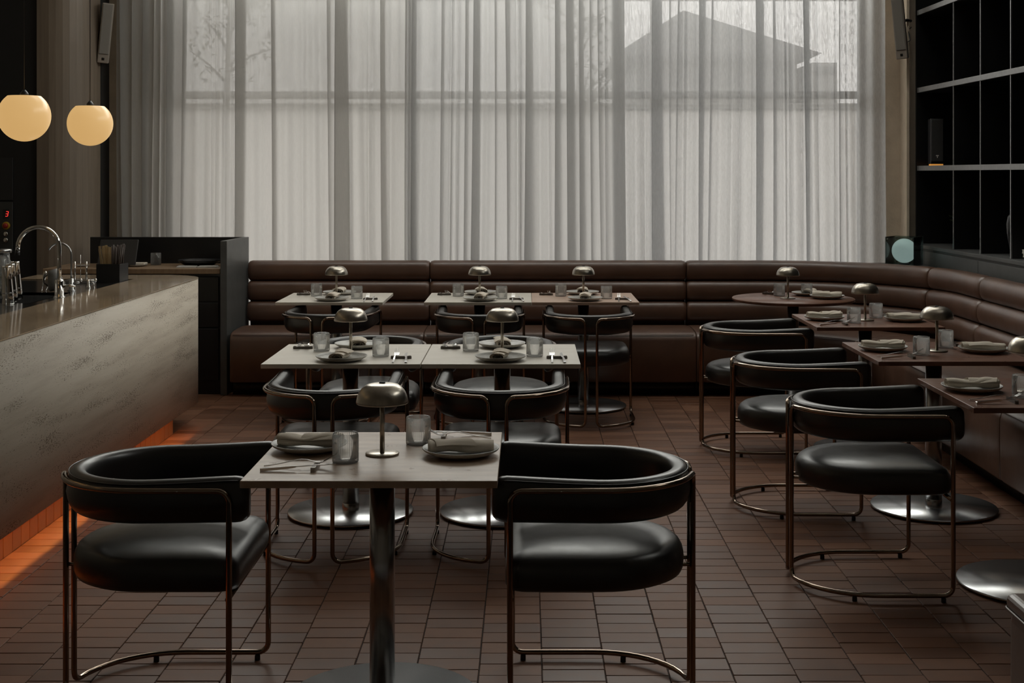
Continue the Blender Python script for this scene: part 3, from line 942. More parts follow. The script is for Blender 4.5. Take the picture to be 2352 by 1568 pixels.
b_.box(-w_, -d_ + .004, .004, -w_ + .004, d_ - .004, h_); b_.box(w_ - .004, -d_ + .004, .004, w_, d_ - .004, h_); b_.box(-.002, -d_ + .004, .004, .002, d_ - .004, h_ - .01)
b_.build('caddy_box', 'caddy', cd_)
rr = random.Random(8)
for k in range(14):
    x, y = rr.uniform(-.05, -.012), rr.uniform(-.045, .045)
    m = Matrix.Translation((-2.520, 8.075, WT)) @ Matrix.Rotation(R(-6), 4, 'Z') @ Matrix.Translation((x, y, .005)) @ Matrix.Rotation(R(rr.uniform(-9, 1)), 4, 'Y') @ Matrix.Rotation(R(rr.uniform(-6, 6)), 4, 'X')
    o = MB().box(-.007, -.001, 0, .007, .001, rr.uniform(.195, .215), .0006, 1).build('stirrer', 'bamboo', label='pale bamboo stirrer standing in the black bar caddy', cat='stirrer', group='bamboo stirrers in the caddy')
    o.matrix_world = m
for k in range(24):
    x, y = rr.uniform(.012, .05), rr.uniform(-.045, .045)
    m = Matrix.Translation((-2.520, 8.075, WT)) @ Matrix.Rotation(R(-6), 4, 'Z') @ Matrix.Translation((x, y, .005)) @ Matrix.Rotation(R(rr.uniform(-2, 9)), 4, 'Y') @ Matrix.Rotation(R(rr.uniform(-7, 7)), 4, 'X')
    b_ = MB(); b_.lathe([(.0035, 0), (.0035, rr.uniform(.205, .225))], 8); o = b_.build('straw', 'straw', label='dark paper straw standing in the black bar caddy', cat='straw', group='dark straws in the caddy')
    o.matrix_world = m
gr = thing('glass_rinser', (-2.695, 8.02, WT), label='steel glass rinser with upright pegs beside the caddy', cat='glass rinser')
b_ = MB(); b_.box(-.075, -.06, 0, .075, .06, .018, .004); b_.build('tray', 'steel', gr)
for x in (-.035, .035):
    MB().tube([(x, 0, .017), (x, 0, .125)], .006, 10).build('peg', 'chrome', gr)
MB().tube([(0, .0, .017), (0, 0, .165)], .002, 8).build('spindle', 'chrome', gr)

# ------------------------------------------------------------------ pendants over the bar (the row goes on beyond the frame)
def pendant(y, label):
    c = 1.858
    root = thing('pendant_lamp', (-2.46, y, c), 0, label, 'pendant lamp', 'opal globe pendants in a row above the bar')
    r = .125
    prof = [(.0001, -r)] + [(r * math.sin(a), -r * math.cos(a)) for a in [PI * k / 26 for k in range(1, 20)] if -r * math.cos(a) < r * .76]
    rc = r * math.sqrt(1 - .77 ** 2)
    prof += [(rc, r * .77), (rc * .97, r * .785), (.0001, r * .785)]
    b_ = MB(); b_.lathe(prof, 40); b_.build('globe', 'globe', root)
    b_ = MB(); b_.lathe([(.0001, r * .785), (.02, r * .785), (.02, r * .785 + .012), (.006, r * .785 + .03), (.0001, r * .785 + .03)], 16); b_.build('lamp_holder', 'black_plastic', root)
    MB().tube([(0, 0, r * .785 + .02), (0, 0, ZC - c)], .0025, 6).build('cord', 'black_plastic', root)
for y, l in ((6.5, 'larger-looking opal globe pendant nearer the picture edge'), (7.48, 'far opal globe pendant in front of the dark pillar'),
             (5.52, 'opal globe pendant third from the pillar'), (4.54, 'opal globe pendant fourth from the pillar'), (3.56, 'opal globe pendant fifth from the pillar')):
    pendant(y, l)

# ------------------------------------------------------------------ service station behind the bar
sv = thing('service_station', (-2.8, 9.75, 0), label='black service station with drawers and raised surround', cat='cabinet')
def sl(m): return m.xform(Matrix.Translation((2.8, -9.75, 0)))
sl(MB().box(-3.45, 9.50, .0, -2.185, 10.03, .86)).build('carcass', 'black_panel', sv)
sl(MB().prism([(-2.18, 9.45), (-2.135, 9.45), (-2.108, 10.07), (-2.15, 10.07)], 0, 1.098, .002)).build('side_panel', 'grey_panel', sv)
sl(MB().box(-3.30, 10.035, .0, -2.155, 10.07, 1.098, .002, 1)).build('back_panel', 'black_panel', sv)
sl(MB().box(-3.45, 9.46, .862, -2.185, 10.03, .90, .003, 1)).build('counter_top', 'counter_wood', sv)
for x0, x1 in ((-3.43, -2.82), (-2.80, -2.20)):
    for z0, z1 in ((.10, .47), (.48, .655), (.665, .84)):
        d = sl(MB().box(x0, 9.482, z0, x1, 9.5, z1, .003, 1)).build('drawer', 'black_panel', sv)
        sl(MB().box((x0 + x1) / 2 - .06, 9.474, z1 - .03, (x0 + x1) / 2 + .06, 9.484, z1 - .018, .002, 1)).build('handle', 'black_plastic', d)
CT = .90
tb = thing('tablet_stand', (-2.98, 9.66, CT), label='grey tablet on a slanted stand on the service station', cat='tablet')
b_ = MB(); b_.box(-.14, -.006, 0, .14, .006, .20, .006, mtx=Matrix.Translation((0, -.02, .012)) @ Matrix.Rotation(R(-24), 4, 'X')); b_.build('screen', 'screen', tb)
b_ = MB(); b_.box(-.08, -.02, 0, .08, .12, .012, .004); b_.build('foot', 'black_plastic', tb)
def dish(name, x, y, r, h, mat, label, cat, z=CT):
    o = thing(name, (x, y, z), label=label, cat=cat)
    b_ = MB(); b_.lathe([(.0001, 0), (r * .6, 0), (r * .9, h * .6), (r, h), (r * .97, h), (r * .86, h * .6), (r * .55, .004), (.0001, .004)], 32); b_.build('dish_body', mat, o)
    return o
dish('side_plate', wx(312, 9.72), 9.72, .085, .014, 'plate', 'pale side plate on the oak service counter', 'plate')
dish('serving_dish', wx(458, 9.78), 9.78, .16, .045, 'dark_dish', 'large black serving dish on the service station', 'dish')
dish('saucer', wx(190, 9.7), 9.7, .05, .01, 'plate', 'small pale saucer in front of the tablet stand', 'saucer')
MB().box(-.06, -.05, 0, .06, .05, .012, .003).build('napkin_pad', 'linen', loc=(wx(316, 9.72), 9.72, CT + .0145), label='folded napkin lying on the pale side plate', cat='napkin')
sg = thing('water_tumbler', (wx(358, 9.85), 9.85, CT), label='dim clear tumbler at the back of the service counter', cat='glass')
b_ = MB(); b_.lathe([(.0001, 0), (.038, 0), (.038, .09), (.036, .09), (.036, .006), (.0001, .006)], 24); b_.build('tumbler_body', 'glass', sg)
for px, l in ((430, 'white booklet lying open beside the black dish'), (478, 'white booklet lying nearest the side panel')):
    o = thing('booklet', (wx(px, 9.6), 9.6, CT), R(4), l, 'booklet')
    b_ = MB(); b_.box(-.07, -.05, 0, .07, .05, .006, .001, 1); b_.build('cover', 'white_paint', o)
    b_ = MB(); b_.box(-.066, -.046, .006, .066, .046, .011, .001, 1); b_.build('pages', 'white_paint', o)

# ------------------------------------------------------------------ right wall: low cabinet, shelves
ROT = R(1.2)
RX, RY = 3.04, 10.47
lc = thing('low_cabinet', (RX, RY, 0), ROT, 'long charcoal low cabinet under the black wall shelves', 'cabinet')
MB().box(.02, -6.2, 0, .6, 0, 1.0).build('carcass', 'grey_panel', lc)
MB().box(0, -6.2, 1.0, .6, 0, 1.028, .003, 1).build('cabinet_top', 'grey_panel', lc)
y = 0.0
for w_ in (.28, 1.15, 1.15, 1.15, 1.15, 1.15):
    MB().box(.002, y - w_ + .003, .02, .02, y - .003, .985, .002, 1).build('panel', 'grey_panel', lc)
    y -= w_
su = thing('shelf_unit', (RX, RY, 1.028), ROT, 'black wall shelf unit with pale shelf edges and steel dividers', 'shelf')
ZT = 3.98 - 1.028 - .02
MB().box(.44, -6.2, 0, .46, 0, ZT).build('back_panel', 'black_panel', su)
MB().box(.025, -.02, 0, .44, 0, ZT, .002, 1).build('side_panel', 'black_panel', su)
lev = [1.62 - 1.028, 2.232 - 1.028, 2.84 - 1.028, 3.45 - 1.028]
for z in lev:
    b_ = MB().box(.045, -6.2, z - .019, .44, -.02, z + .019).build('shelf_board', 'black_panel', su)
    MB().box(.03, -6.2, z - .019, .045, -.02, z + .019, .001, 1).build('shelf_edge', 'shelf_edge', b_)
zz = [0.0] + lev + [ZT]
for k in range(10):
    s = .82 + .54 * k
    for a in range(5):
        z0 = zz[a] + (.019 if a else 0); z1 = zz[a + 1] - (.019 if a < 4 else 0)
        d = MB().box(.05, -s - .004, z0, .44, -s + .004, z1).build('divider', 'black_panel', su)
        MB().box(.042, -s - .006, z0, .05, -s + .006, z1).build('divider_edge', 'divider', d)

def on_right(s, d, z):      # a point on the right-wall furniture: s metres from the far corner, d metres in
    c, sn = math.cos(ROT), math.sin(ROT)
    return (RX + d * c + s * sn, RY + d * sn - s * c, z)
sp = thing('shelf_speaker', on_right(.27, .10, 1.028 + lev[0] + .019), R(-10), 'small dark speaker standing on the black shelf', 'speaker')
MB().box(-.05, -.06, .012, .05, .10, .36, .006).build('cabinet', 'black_plastic', sp)
MB().box(-.044, -.068, .03, .044, -.058, .352, .004).build('grille', 'dark_grille', sp)
MB().box(-.045, -.05, .0, .045, .08, .012).build('glowing_base', 'amber', sp)
lg = MB(); lg.box(-.010, -.071, .072, .010, -.068, .080); lg.box(-.003, -.071, .058, .003, -.068, .073); lg.build('emblem', 'white_paint', sp)
va = thing('dark_vase', on_right(1.75, .13, 1.028), label='tall glossy black vase at the foot of the shelves', cat='vase')
b_ = MB(); b_.lathe([(.0001, 0), (.03, 0), (.036, .006), (.028, .03), (.040, .09), (.052, .16), (.054, .22), (.046, .265), (.038, .28), (.034, .28), (.04, .26), (.046, .22), (.0001, .05)], 32); b_.build('vase_body', 'dark_dish', va)
bk0 = on_right(2.22, .13, 1.028)
for k, l in enumerate(('lowest white book of the small stack on the cabinet', 'middle white book of the small stack on the cabinet', 'topmost white book of the small stack on the cabinet')):
    o = thing('book', (bk0[0], bk0[1], bk0[2] + k * .024), R(4 * k - 3), l, 'book', 'white books on the low cabinet')
    b_ = MB(); b_.box(-.09, -.11, .002, .088, .108, .021); b_.build('pages', 'white_paint', o)
    b_ = MB(); b_.box(-.092, -.112, 0, .092, .112, .002); b_.box(-.092, -.112, .0215, .092, .112, .0235); b_.box(.088, -.112, .002, .092, .112, .0215); b_.build('cover', 'white_paint', o)
lp = thing('potted_plant', on_right(.62, .20, 1.028), label='dark broad-leaved plant standing in the lowest shelf bay', cat='plant')
b_ = MB(); b_.lathe([(.0001, 0), (.045, 0), (.06, .10), (.055, .10), (.042, .01), (.0001, .01)], 24); b_.build('pot', 'black_plastic', lp)
for k, (ax, ln, tw) in enumerate(((200, .26, .4), (250, .22, .2), (160, .20, .5), (300, .18, .1), (60, .2, .3))):
    st_ = MB(); d = Vector((math.cos(R(ax)), math.sin(R(ax)), 0)); side = Vector((-d.y, d.x, 0))
    rows = []
    for i in range(9):
        t_ = i / 8
        c = d * (ln * .55 * t_ ** 1.3) + Vector((0, 0, .09 + ln * (t_ - .45 * t_ * t_)))
        w_ = .045 * math.sin(PI * min(1, .08 + t_ * .92)) ** .8 + .002
        rows.append([c - side * w_ + Vector((0, 0, .012)), c, c + side * w_ + Vector((0, 0, .012))])
    st_.rings(rows, closed=False); st_.build('leaf', 'leaf', lp)

# smoked-glass cube lamp on the corner ledge
cl = thing('cube_lamp', (2.865, 10.08, .885), R(-35), 'white globe lamp inside a smoked glass cube', 'lamp')
w_, h_ = .110, .215
for (x0, y0, x1, y1) in ((-w_, -w_, w_, -w_ + .005), (-w_, w_ - .005, w_, w_), (-w_, -w_ + .012, -w_ + .005, w_ - .012), (w_ - .005, -w_ + .012, w_, w_ - .012)):
    MB().box(x0, y0, .0, x1, y1, h_, .001, 1).build('pane', 'smoke', cl)
b_ = MB(); b_.lathe([(.0001, .0165)] + [(.092 * math.sin(PI * k / 20), .108 - .092 * math.cos(PI * k / 20)) for k in range(1, 20)] + [(.0001, .2)], 36); b_.build('globe', 'moon', cl)
b_ = MB(); b_.lathe([(.0001, 0), (.04, 0), (.04, .012), (.034, .0165), (.0001, .0165)], 24); b_.build('base', 'black_plastic', cl)
for sx in (-1, 1):
    for sy in (-1, 1):
        for z in (.016, h_ - .016):
            MB().box(sx * (w_ - .016) - .006, sy * (w_ - .010) - .008, z - .006, sx * (w_ - .016) + .006, sy * (w_ - .010) + .008, z + .006, .002, 1).build('clip', 'chrome', cl)

# ------------------------------------------------------------------ black leather armchairs (local +Y is the way the sitter faces)
CW, CFY = .285, .262
QL = CFY + CW * PI / 2
def U(s, off=0.0):
    """right half of the U outline, s metres back from the front leg"""
    if s <= CFY:
        return (CW - off, CFY - s)
    a = (s - CFY) / CW
    return ((CW - off) * math.cos(a), -(CW - off) * math.sin(a))
def UF(s, off=0.0):
    if s <= QL:
        return U(s, off)
    x, y = U(2 * QL - s, off)
    return (-x, y)
def make_chair():
    root = thing('dining_armchair', (0, 0, 0))
    # tubular loops
    sb = CFY + CW * math.acos(.036 / CW)
    z0, z1, rc = .0245, .682, .034
    for side in (1, -1):
        path = []
        for i in range(4):
            cs, cz, a0 = ((sb - rc, z1 - rc, PI / 2), (sb - rc, z0 + rc, 0), (rc, z0 + rc, -PI / 2), (rc, z1 - rc, -PI))[i]
            for k in range(7):
                a = a0 - PI / 2 * k / 6
                path.append((cs + rc * math.cos(a), cz + rc * math.sin(a)))
            if i == 1:      # along the floor rail, back to front
                path += [(sb - rc - (sb - 2 * rc) * t / 16, z0) for t in range(1, 16)]
            elif i == 3:    # along the arm rail, front to back
                path += [(rc + (sb - 2 * rc) * t / 16, z1) for t in range(1, 16)]
            else:
                path += [(sb if i == 0 else 0, z1 - rc + (z0 - z1 + 2 * rc) * t / 4 if i == 0 else z0 + rc + (z1 - z0 - 2 * rc) * t / 4) for t in range(1, 4)]
        pts = []
        for s, z in path:
            x, y = U(s)
            pts.append((side * x, y, z))
        fr_ = MB().tube(pts, .0088, 10, closed=True).build('tube_frame', 'tube', root)
        for s in (.035, .36):
            x, y = U(s)
            g = MB(); g.lathe([(.0001, 0), (.009, 0), (.009, .014), (.006, .018), (.0001, .018)], 10, (side * x, y, 0)); g.build('glide', 'rubber', fr_)
        for s, zz_ in ((CFY * .55, z1), (sb - .03, z1)):
            x, y = U(s, -.0075)
            g = MB(); g.lathe([(.0001, -.0028), (.003, -.001), (.003, .001), (.0001, .0028)], 8, (side * x, y, zz_)); g.build('screw', 'steel', fr_)
        x, y = U(sb)
        MB().tube([(side * x, y, .405), (side * x * .95, y + .06, .40), (side * x * .9, y + .09, .392)], .006, 8).build('seat_bracket', 'tube', root)
    MB().tube([(-CW, CFY - .004, .376), (CW, CFY - .004, .376)], .0075, 10).build('cross_bar', 'tube', root)
    # upholstered band
    za, zb = .583, .716
    def sec(kz, ko):
        zc_ = (za + zb) / 2; hz = (zb - za) / 2 * kz
        oc, ho = .037, .031 * ko
        out = []
        for i in range(24):
            a = 2 * PI * i / 24
            c, s_ = math.cos(a), math.sin(a)
            o = ho * math.copysign(abs(c) ** .62, c); z = hz * math.copysign(abs(s_) ** .55, s_)
            tuck = .014 * max(0, -z / ((zb - za) / 2)) ** 2 * (1 if c < 0 else .2)
            if c < 0 and z > .018 * kz:            # the face steps in above the rail
                tuck += .005
            out.append((oc + o + tuck, zc_ + z))
        return out
    st_ = []
    s_beg, s_end = -.052, 2 * QL + .052
    ends = [(0, .62, .35), (.004, .76, .66), (.012, .88, .86), (.026, .97, .97), (.042, 1, 1)]
    st_ += [(s_beg + e, kz, ko) for e, kz, ko in ends]
    n = 44
    a, b = s_beg + .042, s_end - .042
    st_ += [(a + (b - a) * i / n, 1, 1) for i in range(1, n)]
    st_ += [(s_end - e, kz, ko) for e, kz, ko in reversed(ends)]
    rg = []
    for s, kz, ko in st_:
        lift = -.012 * (1 - min(1.0, max(0.0, UF(s)[1] / CFY)) ** 1.3)
        rg.append([(*UF(s, o), z + lift * (1 if z > .62 else .3)) for o, z in sec(kz, ko)])
    back = MB().rings(rg, True, True, True).build('backrest', 'black_leather', root)
    pp = []
    for i in range(53):
        s = s_beg + .03 + (s_end - s_beg - .06) * i / 52
        pp.append((*UF(s, .0135), zb - .0085 - .012 * (1 - min(1.0, max(0.0, UF(s)[1] / CFY)) ** 1.3)))
    MB().tube(pp, .0022, 6).build('piping', 'piping', back)
    # seat cushion
    sw, sf, cr = .258, .278, .05
    out = arc(sw - cr, sf - cr, cr, 0, PI / 2, 6) + arc(-sw + cr, sf - cr, cr, PI / 2, PI, 6)
    out += [(-sw, sf * .45), (-sw, sf * .12)] + arc(0, 0, sw, PI, 2 * PI, 26) + [(sw, sf * .12), (sw, sf * .45)]
    cy = .01
    prof = [(.75, .3825), (.93, .3835), (.975, .389), (.995, .402), (1.0, .42), (.998, .44), (.985, .456), (.955, .4705), (.90, .4815), (.80, .4895), (.62, .495), (.40, .498), (.18, .499)]
    rg = [[(x * k, cy + (y - cy) * k, z) for x, y in out] for k, z in prof]
    MB().rings(rg, True, True, True).build('seat', 'black_leather', root)
    return root
chair = Proto(make_chair())
G = 'black leather tub armchairs with bronze tube frames'
#            x      y     facing (deg from +Y, ccw)
chairs = [(-1.10, 4.02, -90, 'black tub armchair left of the nearest table, beside the travertine bar'),
          (.215, 4.02, 90, 'black tub armchair right of the nearest table, closest to the camera'),
          (-.812, 5.585, 0, 'black tub armchair seen from behind, near side of the left middle table'),
          (-.112, 5.585, -1, 'black tub armchair seen from behind, at the near side of the right middle table'),
          (-.815, 6.93, 180, 'black tub armchair facing the camera across the left middle table'),
          (-.135, 6.93, 180, 'black tub armchair facing the camera across the right middle table'),
          (-1.27, 8.49, -6, 'black tub armchair at the single back table near the service station'),
          (-.30, 8.47, 1, 'black tub armchair at the left one of the two joined back tables'),
          (.395, 8.43, 0, 'black tub armchair at the right one of the two joined back tables'),
          (1.29, 7.66, -90, 'farthest black tub armchair in the row along the right tables'),
          (1.265, 6.33, -91, 'middle black tub armchair in the row along the right tables'),
          (1.305, 5.165, -90, 'nearest black tub armchair in the row along the right tables')]
for x, y, a, l in chairs:
    chair.put((x, y, 0), R(a), l, 'armchair', G)

# ------------------------------------------------------------------ tables
TZ = .74
def pedestal(root, r=.29, disc='disc', pole='steel'):
    b_ = MB(); b_.lathe([(.0001, .006), (r - .004, .006), (r, .010), (r, .014), (r - .003, .0175), (.0001, .018)], 64)
    d = b_.build('base_plate', disc, root)
    b_ = MB(); b_.lathe([(r - .05, 0), (r - .03, 0), (r - .03, .007), (r - .05, .007)], 48, cap=False); b_.build('floor_ring', 'rubber', d)
    b_ = MB(); b_.lathe([(.0375, .0175), (.0375, TZ - .028)], 32); b_.build('column', pole, root)
    b_ = MB(); b_.lathe([(.0385, .0175), (.0385, .05), (.0375, .0505)], 32, cap=False); b_.build('column_collar', pole, root)
    b_ = MB(); b_.box(-.13, -.13, TZ - .028, .13, .13, TZ - .02, .002, 1); b_.build('top_mount', 'rubber', root)
def make_table(mat, w=.70, d=.685, disc='disc', pole='steel'):
    root = thing('square_table', (0, 0, 0))
    MB().box(-w / 2, -d / 2, TZ - .02, w / 2, d / 2, TZ, .0018, 2).build('table_top', mat, root)
    pedestal(root, .29, disc, pole)
    return Proto(root)
TP = {k: make_table(k) for k in ('top_pale', 'top_worn', 'top_pink')}
TP['top_walnut'] = make_table('top_walnut', pole='steel')
GT = 'square pedestal tables'
tables = {
    'A': (-.43, 3.95, 'top_worn', 0, 'square worn wooden table nearest the camera, between two armchairs', 'nearest square table'),
    'B': (-.818, 6.17, 'top_pale', 0, 'left one of the two pale joined tables in the middle', 'left middle table'),
    'C': (-.114, 6.17, 'top_pale', 0, 'right one of the two pale joined tables in the middle', 'right middle table'),
    'D': (-1.288, 8.985, 'top_pale', 0, 'single pale table at the bench near the service station', 'lone back table'),
    'E': (-.319, 8.985, 'top_pale', 0, 'pale left one of the two joined tables at the back bench', 'left joined back table'),
    'F': (.383, 8.985, 'top_pink', 0, 'rosy wooden right one of the two joined tables at the back bench', 'rosy joined back table'),
    'H': (1.93, 7.575, 'top_walnut', 0, 'farthest dark walnut table in the right row', 'farthest walnut table'),
    'I': (1.915, 6.25, 'top_walnut', 0, 'middle dark walnut table in the right row', 'middle walnut table'),
    'J': (1.945, 5.08, 'top_walnut', 0, 'nearest dark walnut table in the right row', 'nearest walnut table'),
}
for k, (x, y, m, a, l, short) in tables.items():
    TP[m].put((x, y, 0), R(a), l, 'table', GT)
rtb = thing('round_table', (1.795, 8.95, 0), 0, 'round dark walnut table in the curve of the corner bench', 'table')
b_ = MB(); b_.lathe([(.0001, TZ - .02), (.398, TZ - .02), (.406, TZ - .016), (.408, TZ - .004), (.406, TZ), (.0001, TZ)], 72); b_.build('table_top', 'top_walnut', rtb)
pedestal(rtb, .29, 'disc', 'steel')
tables['G'] = (1.795, 8.95, 'top_walnut', 0, '', 'round table')

# ------------------------------------------------------------------ table ware
def make_lamp():
    root = thing('table_lamp', (0, 0, 0))
    b_ = MB(); b_.lathe([(.0001, 0), (.049, 0), (.050, .0015), (.050, .005), (.0485, .0065), (.0001, .0065)], 40); b_.build('base', 'lamp_metal', root)
    b_ = MB(); b_.lathe([(.0072, .006), (.0072, .185)], 18); b_.build('stem', 'lamp_metal', root)
    prof = [(.0765, .153), (.0775, .1545), (.0770, .160), (.0745, .172), (.069, .186), (.060, .198), (.048, .207), (.034, .2105), (.018, .2118), (.0001, .212)]
    inn = [(.0001, .206), (.03, .2045), (.046, .2), (.058, .19), (.067, .178), (.0725, .164), (.0745, .154), (.0765, .153)]
    b_ = MB(); b_.lathe(prof, 48); b_.lathe(inn, 48); sh = b_.build('shade', 'lamp_metal', root)
    b_ = MB(); b_.box(-.0085, -.0045, .2105, .0085, .0045, .2155, .001, 1); b_.build('switch_button', 'rubber', sh)
    return Proto(root)
def make_glass():
    root = thing('ribbed_glass', (0, 0, 0))
    b_ = MB(); n = 38; seg = n * 4
    rg = []
    for r, z, k in ((.0001, .0, 0), (.034, 0, 0), (.0362, .0015, .4), (.037, .004, 1), (.037, .03, 1), (.037, .06, 1), (.037, .078, 1), (.0368, .0805, .3), (.0366, .084, 0), (.0358, .0848, 0), (.0348, .084, 0), (.0346, .06, 0), (.0344, .012, 0), (.030, .0085, 0), (.0001, .008, 0)):
        rg.append([((r + k * .0011 * math.cos(n * 2 * PI * j / seg)) * math.cos(2 * PI * j / seg), (r + k * .0011 * math.cos(n * 2 * PI * j / seg)) * math.sin(2 * PI * j / seg), z) for j in range(seg)])
    b_.rings(rg); b_.build('glass_body', 'glass', root)
    return Proto(root)
def make_plate():
    root = thing('dinner_plate', (0, 0, 0))
    b_ = MB(); b_.lathe([(.0001, .0015), (.062, .0015), (.064, 0), (.068, 0), (.071, .002), (.095, .008), (.110, .016), (.1145, .0215), (.1145, .0235), (.112, .0235), (.106, .0185), (.092, .0125), (.07, .0075), (.0001, .0065)], 56)
    b_.build('plate_body', 'plate', root)
    return Proto(root)
def make_napkin(seed, length=.19, w=.036, hgt=.0185, fan=0.0):
    r = random.Random(seed)
    root = thing('rolled_napkin', (0, 0, 0))
    turns, th = 2.6, .0022
    N = 54
    mid = []
    for i in range(N + 1):
        t_ = i / N; a = 2 * PI * turns * (1 - t_) + PI * .15
        k = .25 + .75 * t_
        mid.append((k * w * math.copysign(abs(math.cos(a)) ** .8, math.cos(a)), k * hgt * math.sin(a)))
    rows = []
    NL = 26
    ph = [r.uniform(0, 6) for _ in range(6)]
    for j in range(NL + 1):
        v = j / NL; y = (v - .5) * length
        wid = 1 + .10 * math.sin(2.4 * v * PI + ph[0]) + .05 * math.sin(7 * v + ph[1]) + fan * (v - .3)
        ht = 1 + .14 * math.sin(3 * v * PI + ph[2]) + .06 * math.sin(9 * v + ph[3]) + fan * .8 * (v - .3)
        bend = .005 * math.sin(2.2 * v * PI + ph[4])
        ring_o, ring_i = [], []
        for i, (x, z) in enumerate(mid):
            q = i / N
            wr = 1 + .045 * math.sin(11 * q + 8 * v + ph[5]) * q
            X, Z = x * wid * wr + bend, (z * ht * wr)
            kx, kz = (1 - th / w * .8), (1 - th / hgt * .8)
            yy = y + .006 * (q - .5) * (1 if j == NL else -1 if j == 0 else 0)
            ring_o.append((X, yy, Z)); ring_i.append((X * kx + bend * (1 - kx), yy, Z * kz))
        rows.append(ring_o + ring_i[::-1])
    zmin = min(p[2] for row in rows for p in row)
    rows = [[(x, y, max(.0, z - zmin - .0015)) for x, y, z in row] for row in rows]
    b_ = MB(); b_.rings(rows, True)
    n = len(rows[0])
    for base, rev in ((0, 1), ((NL) * n, 0)):
        for i in range(N):
            f = (base + i, base + i + 1, base + n - 2 - i, base + n - 1 - i)
            b_.f.append(f[::-1] if rev else f); b_.sm.append(False)
    roll = b_.build('napkin_roll', 'linen', root)
    # the loose corner that is folded over the roll
    rows = []
    for j in range(9):
        v = j / 8
        row = []
        for i in range(7):
            u = i / 6
            X = (-1 + 2 * u) * w * (1.02 + .12 * v)
            Z = hgt * 2.0 + .0015 - .012 * (2 * u - 1) ** 2 + .002 * math.sin(5 * v + 4 * u + ph[1]) + .010 * fan * v
            Y = -length * .18 + (v * .62 + .08 * u * (1 - v)) * length + .012 * math.sin(3 * u + ph[2])
            row.append((X, Y, max(.008, Z)))
        rows.append(row)
    cb = MB(); cb.rings(rows, closed=False)
    cb.rings([[(x, y, z - .0022) for x, y, z in row] for row in rows], closed=False)
    cb.build('folded_flap', 'linen', root)
    return Proto(root)
def make_fork():
    root = thing('fork', (0, 0, 0))
    prof = [(-.150, .0035, .0042), (-.13, .006, .0042), (-.10, .011, .0036), (-.07, .018, .003), (-.045, .0225, .0027), (-.025, .021, .0027), (-.012, .0175, .004), (0, .0152, .0085), (.010, .0150, .0108), (.020, .0170, .0112)]
    rg = []
    for y, z, w in prof:
        t_ = .0028 if y < -.1 else .0019
        rg.append([(-w, y, z - t_ / 2), (w, y, z - t_ / 2), (w, y, z + t_ / 2), (-w, y, z + t_ / 2)])
    MB().rings(rg, True, True, True, False).build('handle', 'cutlery', root)
    b_ = MB()
    for k in range(4):
        xc = -.0093 + k * .0062
        rg = []
        for y, z, w in ((.019, .0168, .0017), (.032, .0235, .0014), (.045, .0315, .0012), (.058, .0395, .0006)):
            rg.append([(xc - w, y, z - .0008), (xc + w, y, z - .0008), (xc + w, y, z + .0008), (xc - w, y, z + .0008)])
        b_.rings(rg, True, True, True, False)
    b_.build('tines', 'cutlery', root)
    return Proto(root)
def make_knife():
    root = thing('table_knife', (0, 0, 0))
    rg = []
    for y, z, w, t_ in ((-.150, .0045, .0048, .007), (-.148, .0048, .0056, .0085), (-.10, .0085, .0052, .0075), (-.06, .0118, .0042, .006), (-.05, .0126, .003, .004)):
        rg.append([(-w, y, z - t_ / 2), (w, y, z - t_ / 2), (w, y, z + t_ / 2), (-w, y, z + t_ / 2)])
    MB().rings(rg, True, True, True, False).build('handle', 'cutlery', root)
    rg = []
    for y, z, a, b in ((-.052, .0126, -.003, .003), (-.04, .0133, -.006, .0035), (0, .0158, -.0095, .004), (.04, .0176, -.0092, .004), (.058, .0184, -.004, .0038), (.064, .0187, .001, .003)):
        rg.append([(a, y, z - .0004), (b, y, z - .0009), (b, y, z + .0009), (a, y, z + .0004)])
    MB().rings(rg, True, True, True, False).build('blade', 'cutlery', root)
    return Proto(root)
def make_rest(mat):
    root = thing('cutlery_rest', (0, 0, 0))
    rg = []
    for x, w, h in ((-.047, .005, .010), (-.044, .0068, .0135), (-.036, .0068, .0135), (-.030, .006, .0122), (.030, .006, .0122), (.036, .0068, .0135), (.044, .0068, .0135), (.047, .005, .010)):
        rg.append([(x, -w, 0), (x, w, 0), (x, w, h), (x, -w, h)])
    MB().rings(rg, True, True, True, False).build('rest_bar', mat, root)
    return Proto(root)
P_lamp, P_glass, P_plate, P_fork, P_knife = make_lamp(), make_glass(), make_plate(), make_fork(), make_knife()
P_nap = [make_napkin(1), make_napkin(2, fan=.35), make_napkin(3, .18), make_napkin(4, .185, fan=.25)]
P_rest, P_rest_l = make_rest('rest'), make_rest('rest_light')

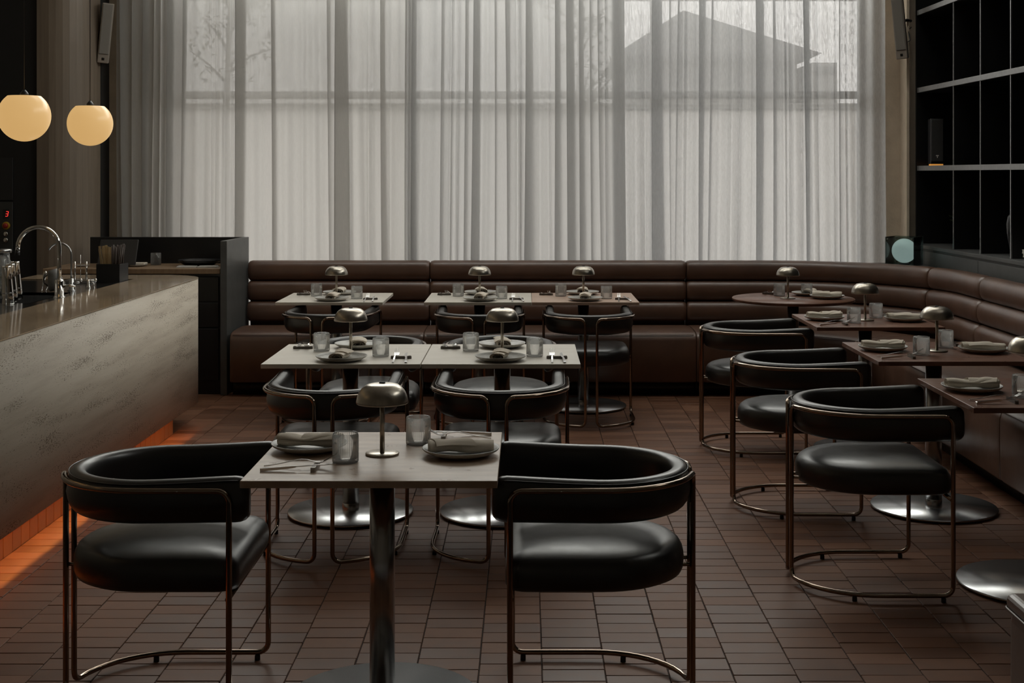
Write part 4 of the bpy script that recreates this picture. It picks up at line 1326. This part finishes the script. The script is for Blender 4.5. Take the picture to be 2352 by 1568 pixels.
rs = random.Random(21)
def setting(tk, face, side, off=(0, 0), lat=0.0, nap=0, rest=None, skip=(), origin=None, rest_turn=0.0):
    """one place: face = angle of the diner's view from +Y; side = words naming the place"""
    tx_, ty_ = tables[tk][:2] if origin is None else origin
    short = tables[tk][5]
    a = R(face)
    rx, ry, fx, fy = math.cos(a), math.sin(a), -math.sin(a), math.cos(a)
    def at(r_, f_, z=0.0):
        r_ += off[0]; f_ += off[1]
        return (tx_ + rx * r_ + fx * f_, ty_ + ry * r_ + fy * f_, TZ + z)
    w = f'{side} of the {short}'
    pr, pf = lat + rs.uniform(-.012, .012), -.225 + rs.uniform(-.01, .01)
    if 'plate' not in skip:
        P_plate.put(at(pr, pf), a + rs.uniform(0, 6), f'grey stoneware plate at the {w}', 'plate', 'stoneware dinner plates')
        P_nap[nap % 4].put(at(pr, pf, .0095), a + R(rs.uniform(-7, 7)), f'rolled beige napkin on the plate at the {w}', 'napkin', 'rolled beige napkins')
    if 'glass' not in skip:
        P_glass.put(at(.15 + lat * .8, -.095), a, f'ribbed water glass at the {w}', 'glass', 'ribbed water glasses')
    if 'cutlery' not in skip:
        cr_, cf = .25 + lat, -.168
        (rest or P_rest).put(at(cr_, cf), a + rest_turn, f'cutlery rest at the {w}', 'cutlery rest', 'small cutlery rests')
        P_fork.put(at(cr_ - .022, cf), a + R(rs.uniform(-6, 0)), f'fork on the cutlery rest at the {w}', 'fork', 'forks on rests')
        P_knife.put(at(cr_ + .024, cf), a + R(rs.uniform(1, 9)), f'knife on the cutlery rest at the {w}', 'knife', 'knives on rests')
def lamp_on(tk, dx=0.0, dy=0.0):
    x, y = tables[tk][:2]
    P_lamp.put((x + dx, y + dy, TZ), rs.uniform(-.3, .3), f'small nickel mushroom lamp on the {tables[tk][5]}', 'table lamp', 'nickel mushroom table lamps')

lamp_on('A'); lamp_on('B'); lamp_on('C'); lamp_on('D'); lamp_on('E'); lamp_on('F')
lamp_on('G', -.045, -.05); lamp_on('H'); lamp_on('I', .015); lamp_on('J', -.025)
setting('A', -90, 'bar side', lat=-.055, nap=1, rest=P_rest_l)
setting('A', 90, 'aisle side', lat=.0, nap=0, rest=P_rest_l)
for k in 'BC':
    setting(k, 0, 'near side', nap=2)
    setting(k, 180, 'far side', nap=0)
for k in 'DEF':
    setting(k, 0, 'near side', nap=3)
    setting(k, 180, 'bench side', nap=1)
for k in 'HIJ':
    setting(k, -90, 'chair side', nap=1, lat=-.03)
    setting(k, 90, 'bench side', nap=0, lat=-.03, skip=('glass',) if k == 'J' else ())
setting('G', 150, 'window side', nap=2, off=(-.02, .0))
setting('G', 80, 'curved bench side', nap=1, skip=('cutlery',))

# ------------------------------------------------------------------ piece of seating at the right edge of the frame
be = thing('leather_stool', (1.52, 3.2, 0), label='brown leather block seat cut by the right picture edge', cat='stool')
b_ = MB(); b_.box(-.265, -.30, .012, .30, .27, .445, .03, 3); b_.build('seat_block', 'brown_leather', be)
b_ = MB(); b_.box(-.27, -.305, .435, .305, .275, .482, .02, 4); tp_ = b_.build('seat_cushion', 'brown_leather', be)
pp = rrect(-.272, -.307, .307, .277, .025, 5)
MB().tube([(x, y, .445) for x, y in pp], .004, 6, closed=True).build('piping', 'brown_piping', tp_)
for sx in (-.22, .25):
    for sy in (-.25, .22):
        g = MB(); g.lathe([(.0001, 0), (.02, 0), (.02, .014), (.0001, .014)], 12, (sx, sy, 0)); g.build('foot', 'rubber', be)
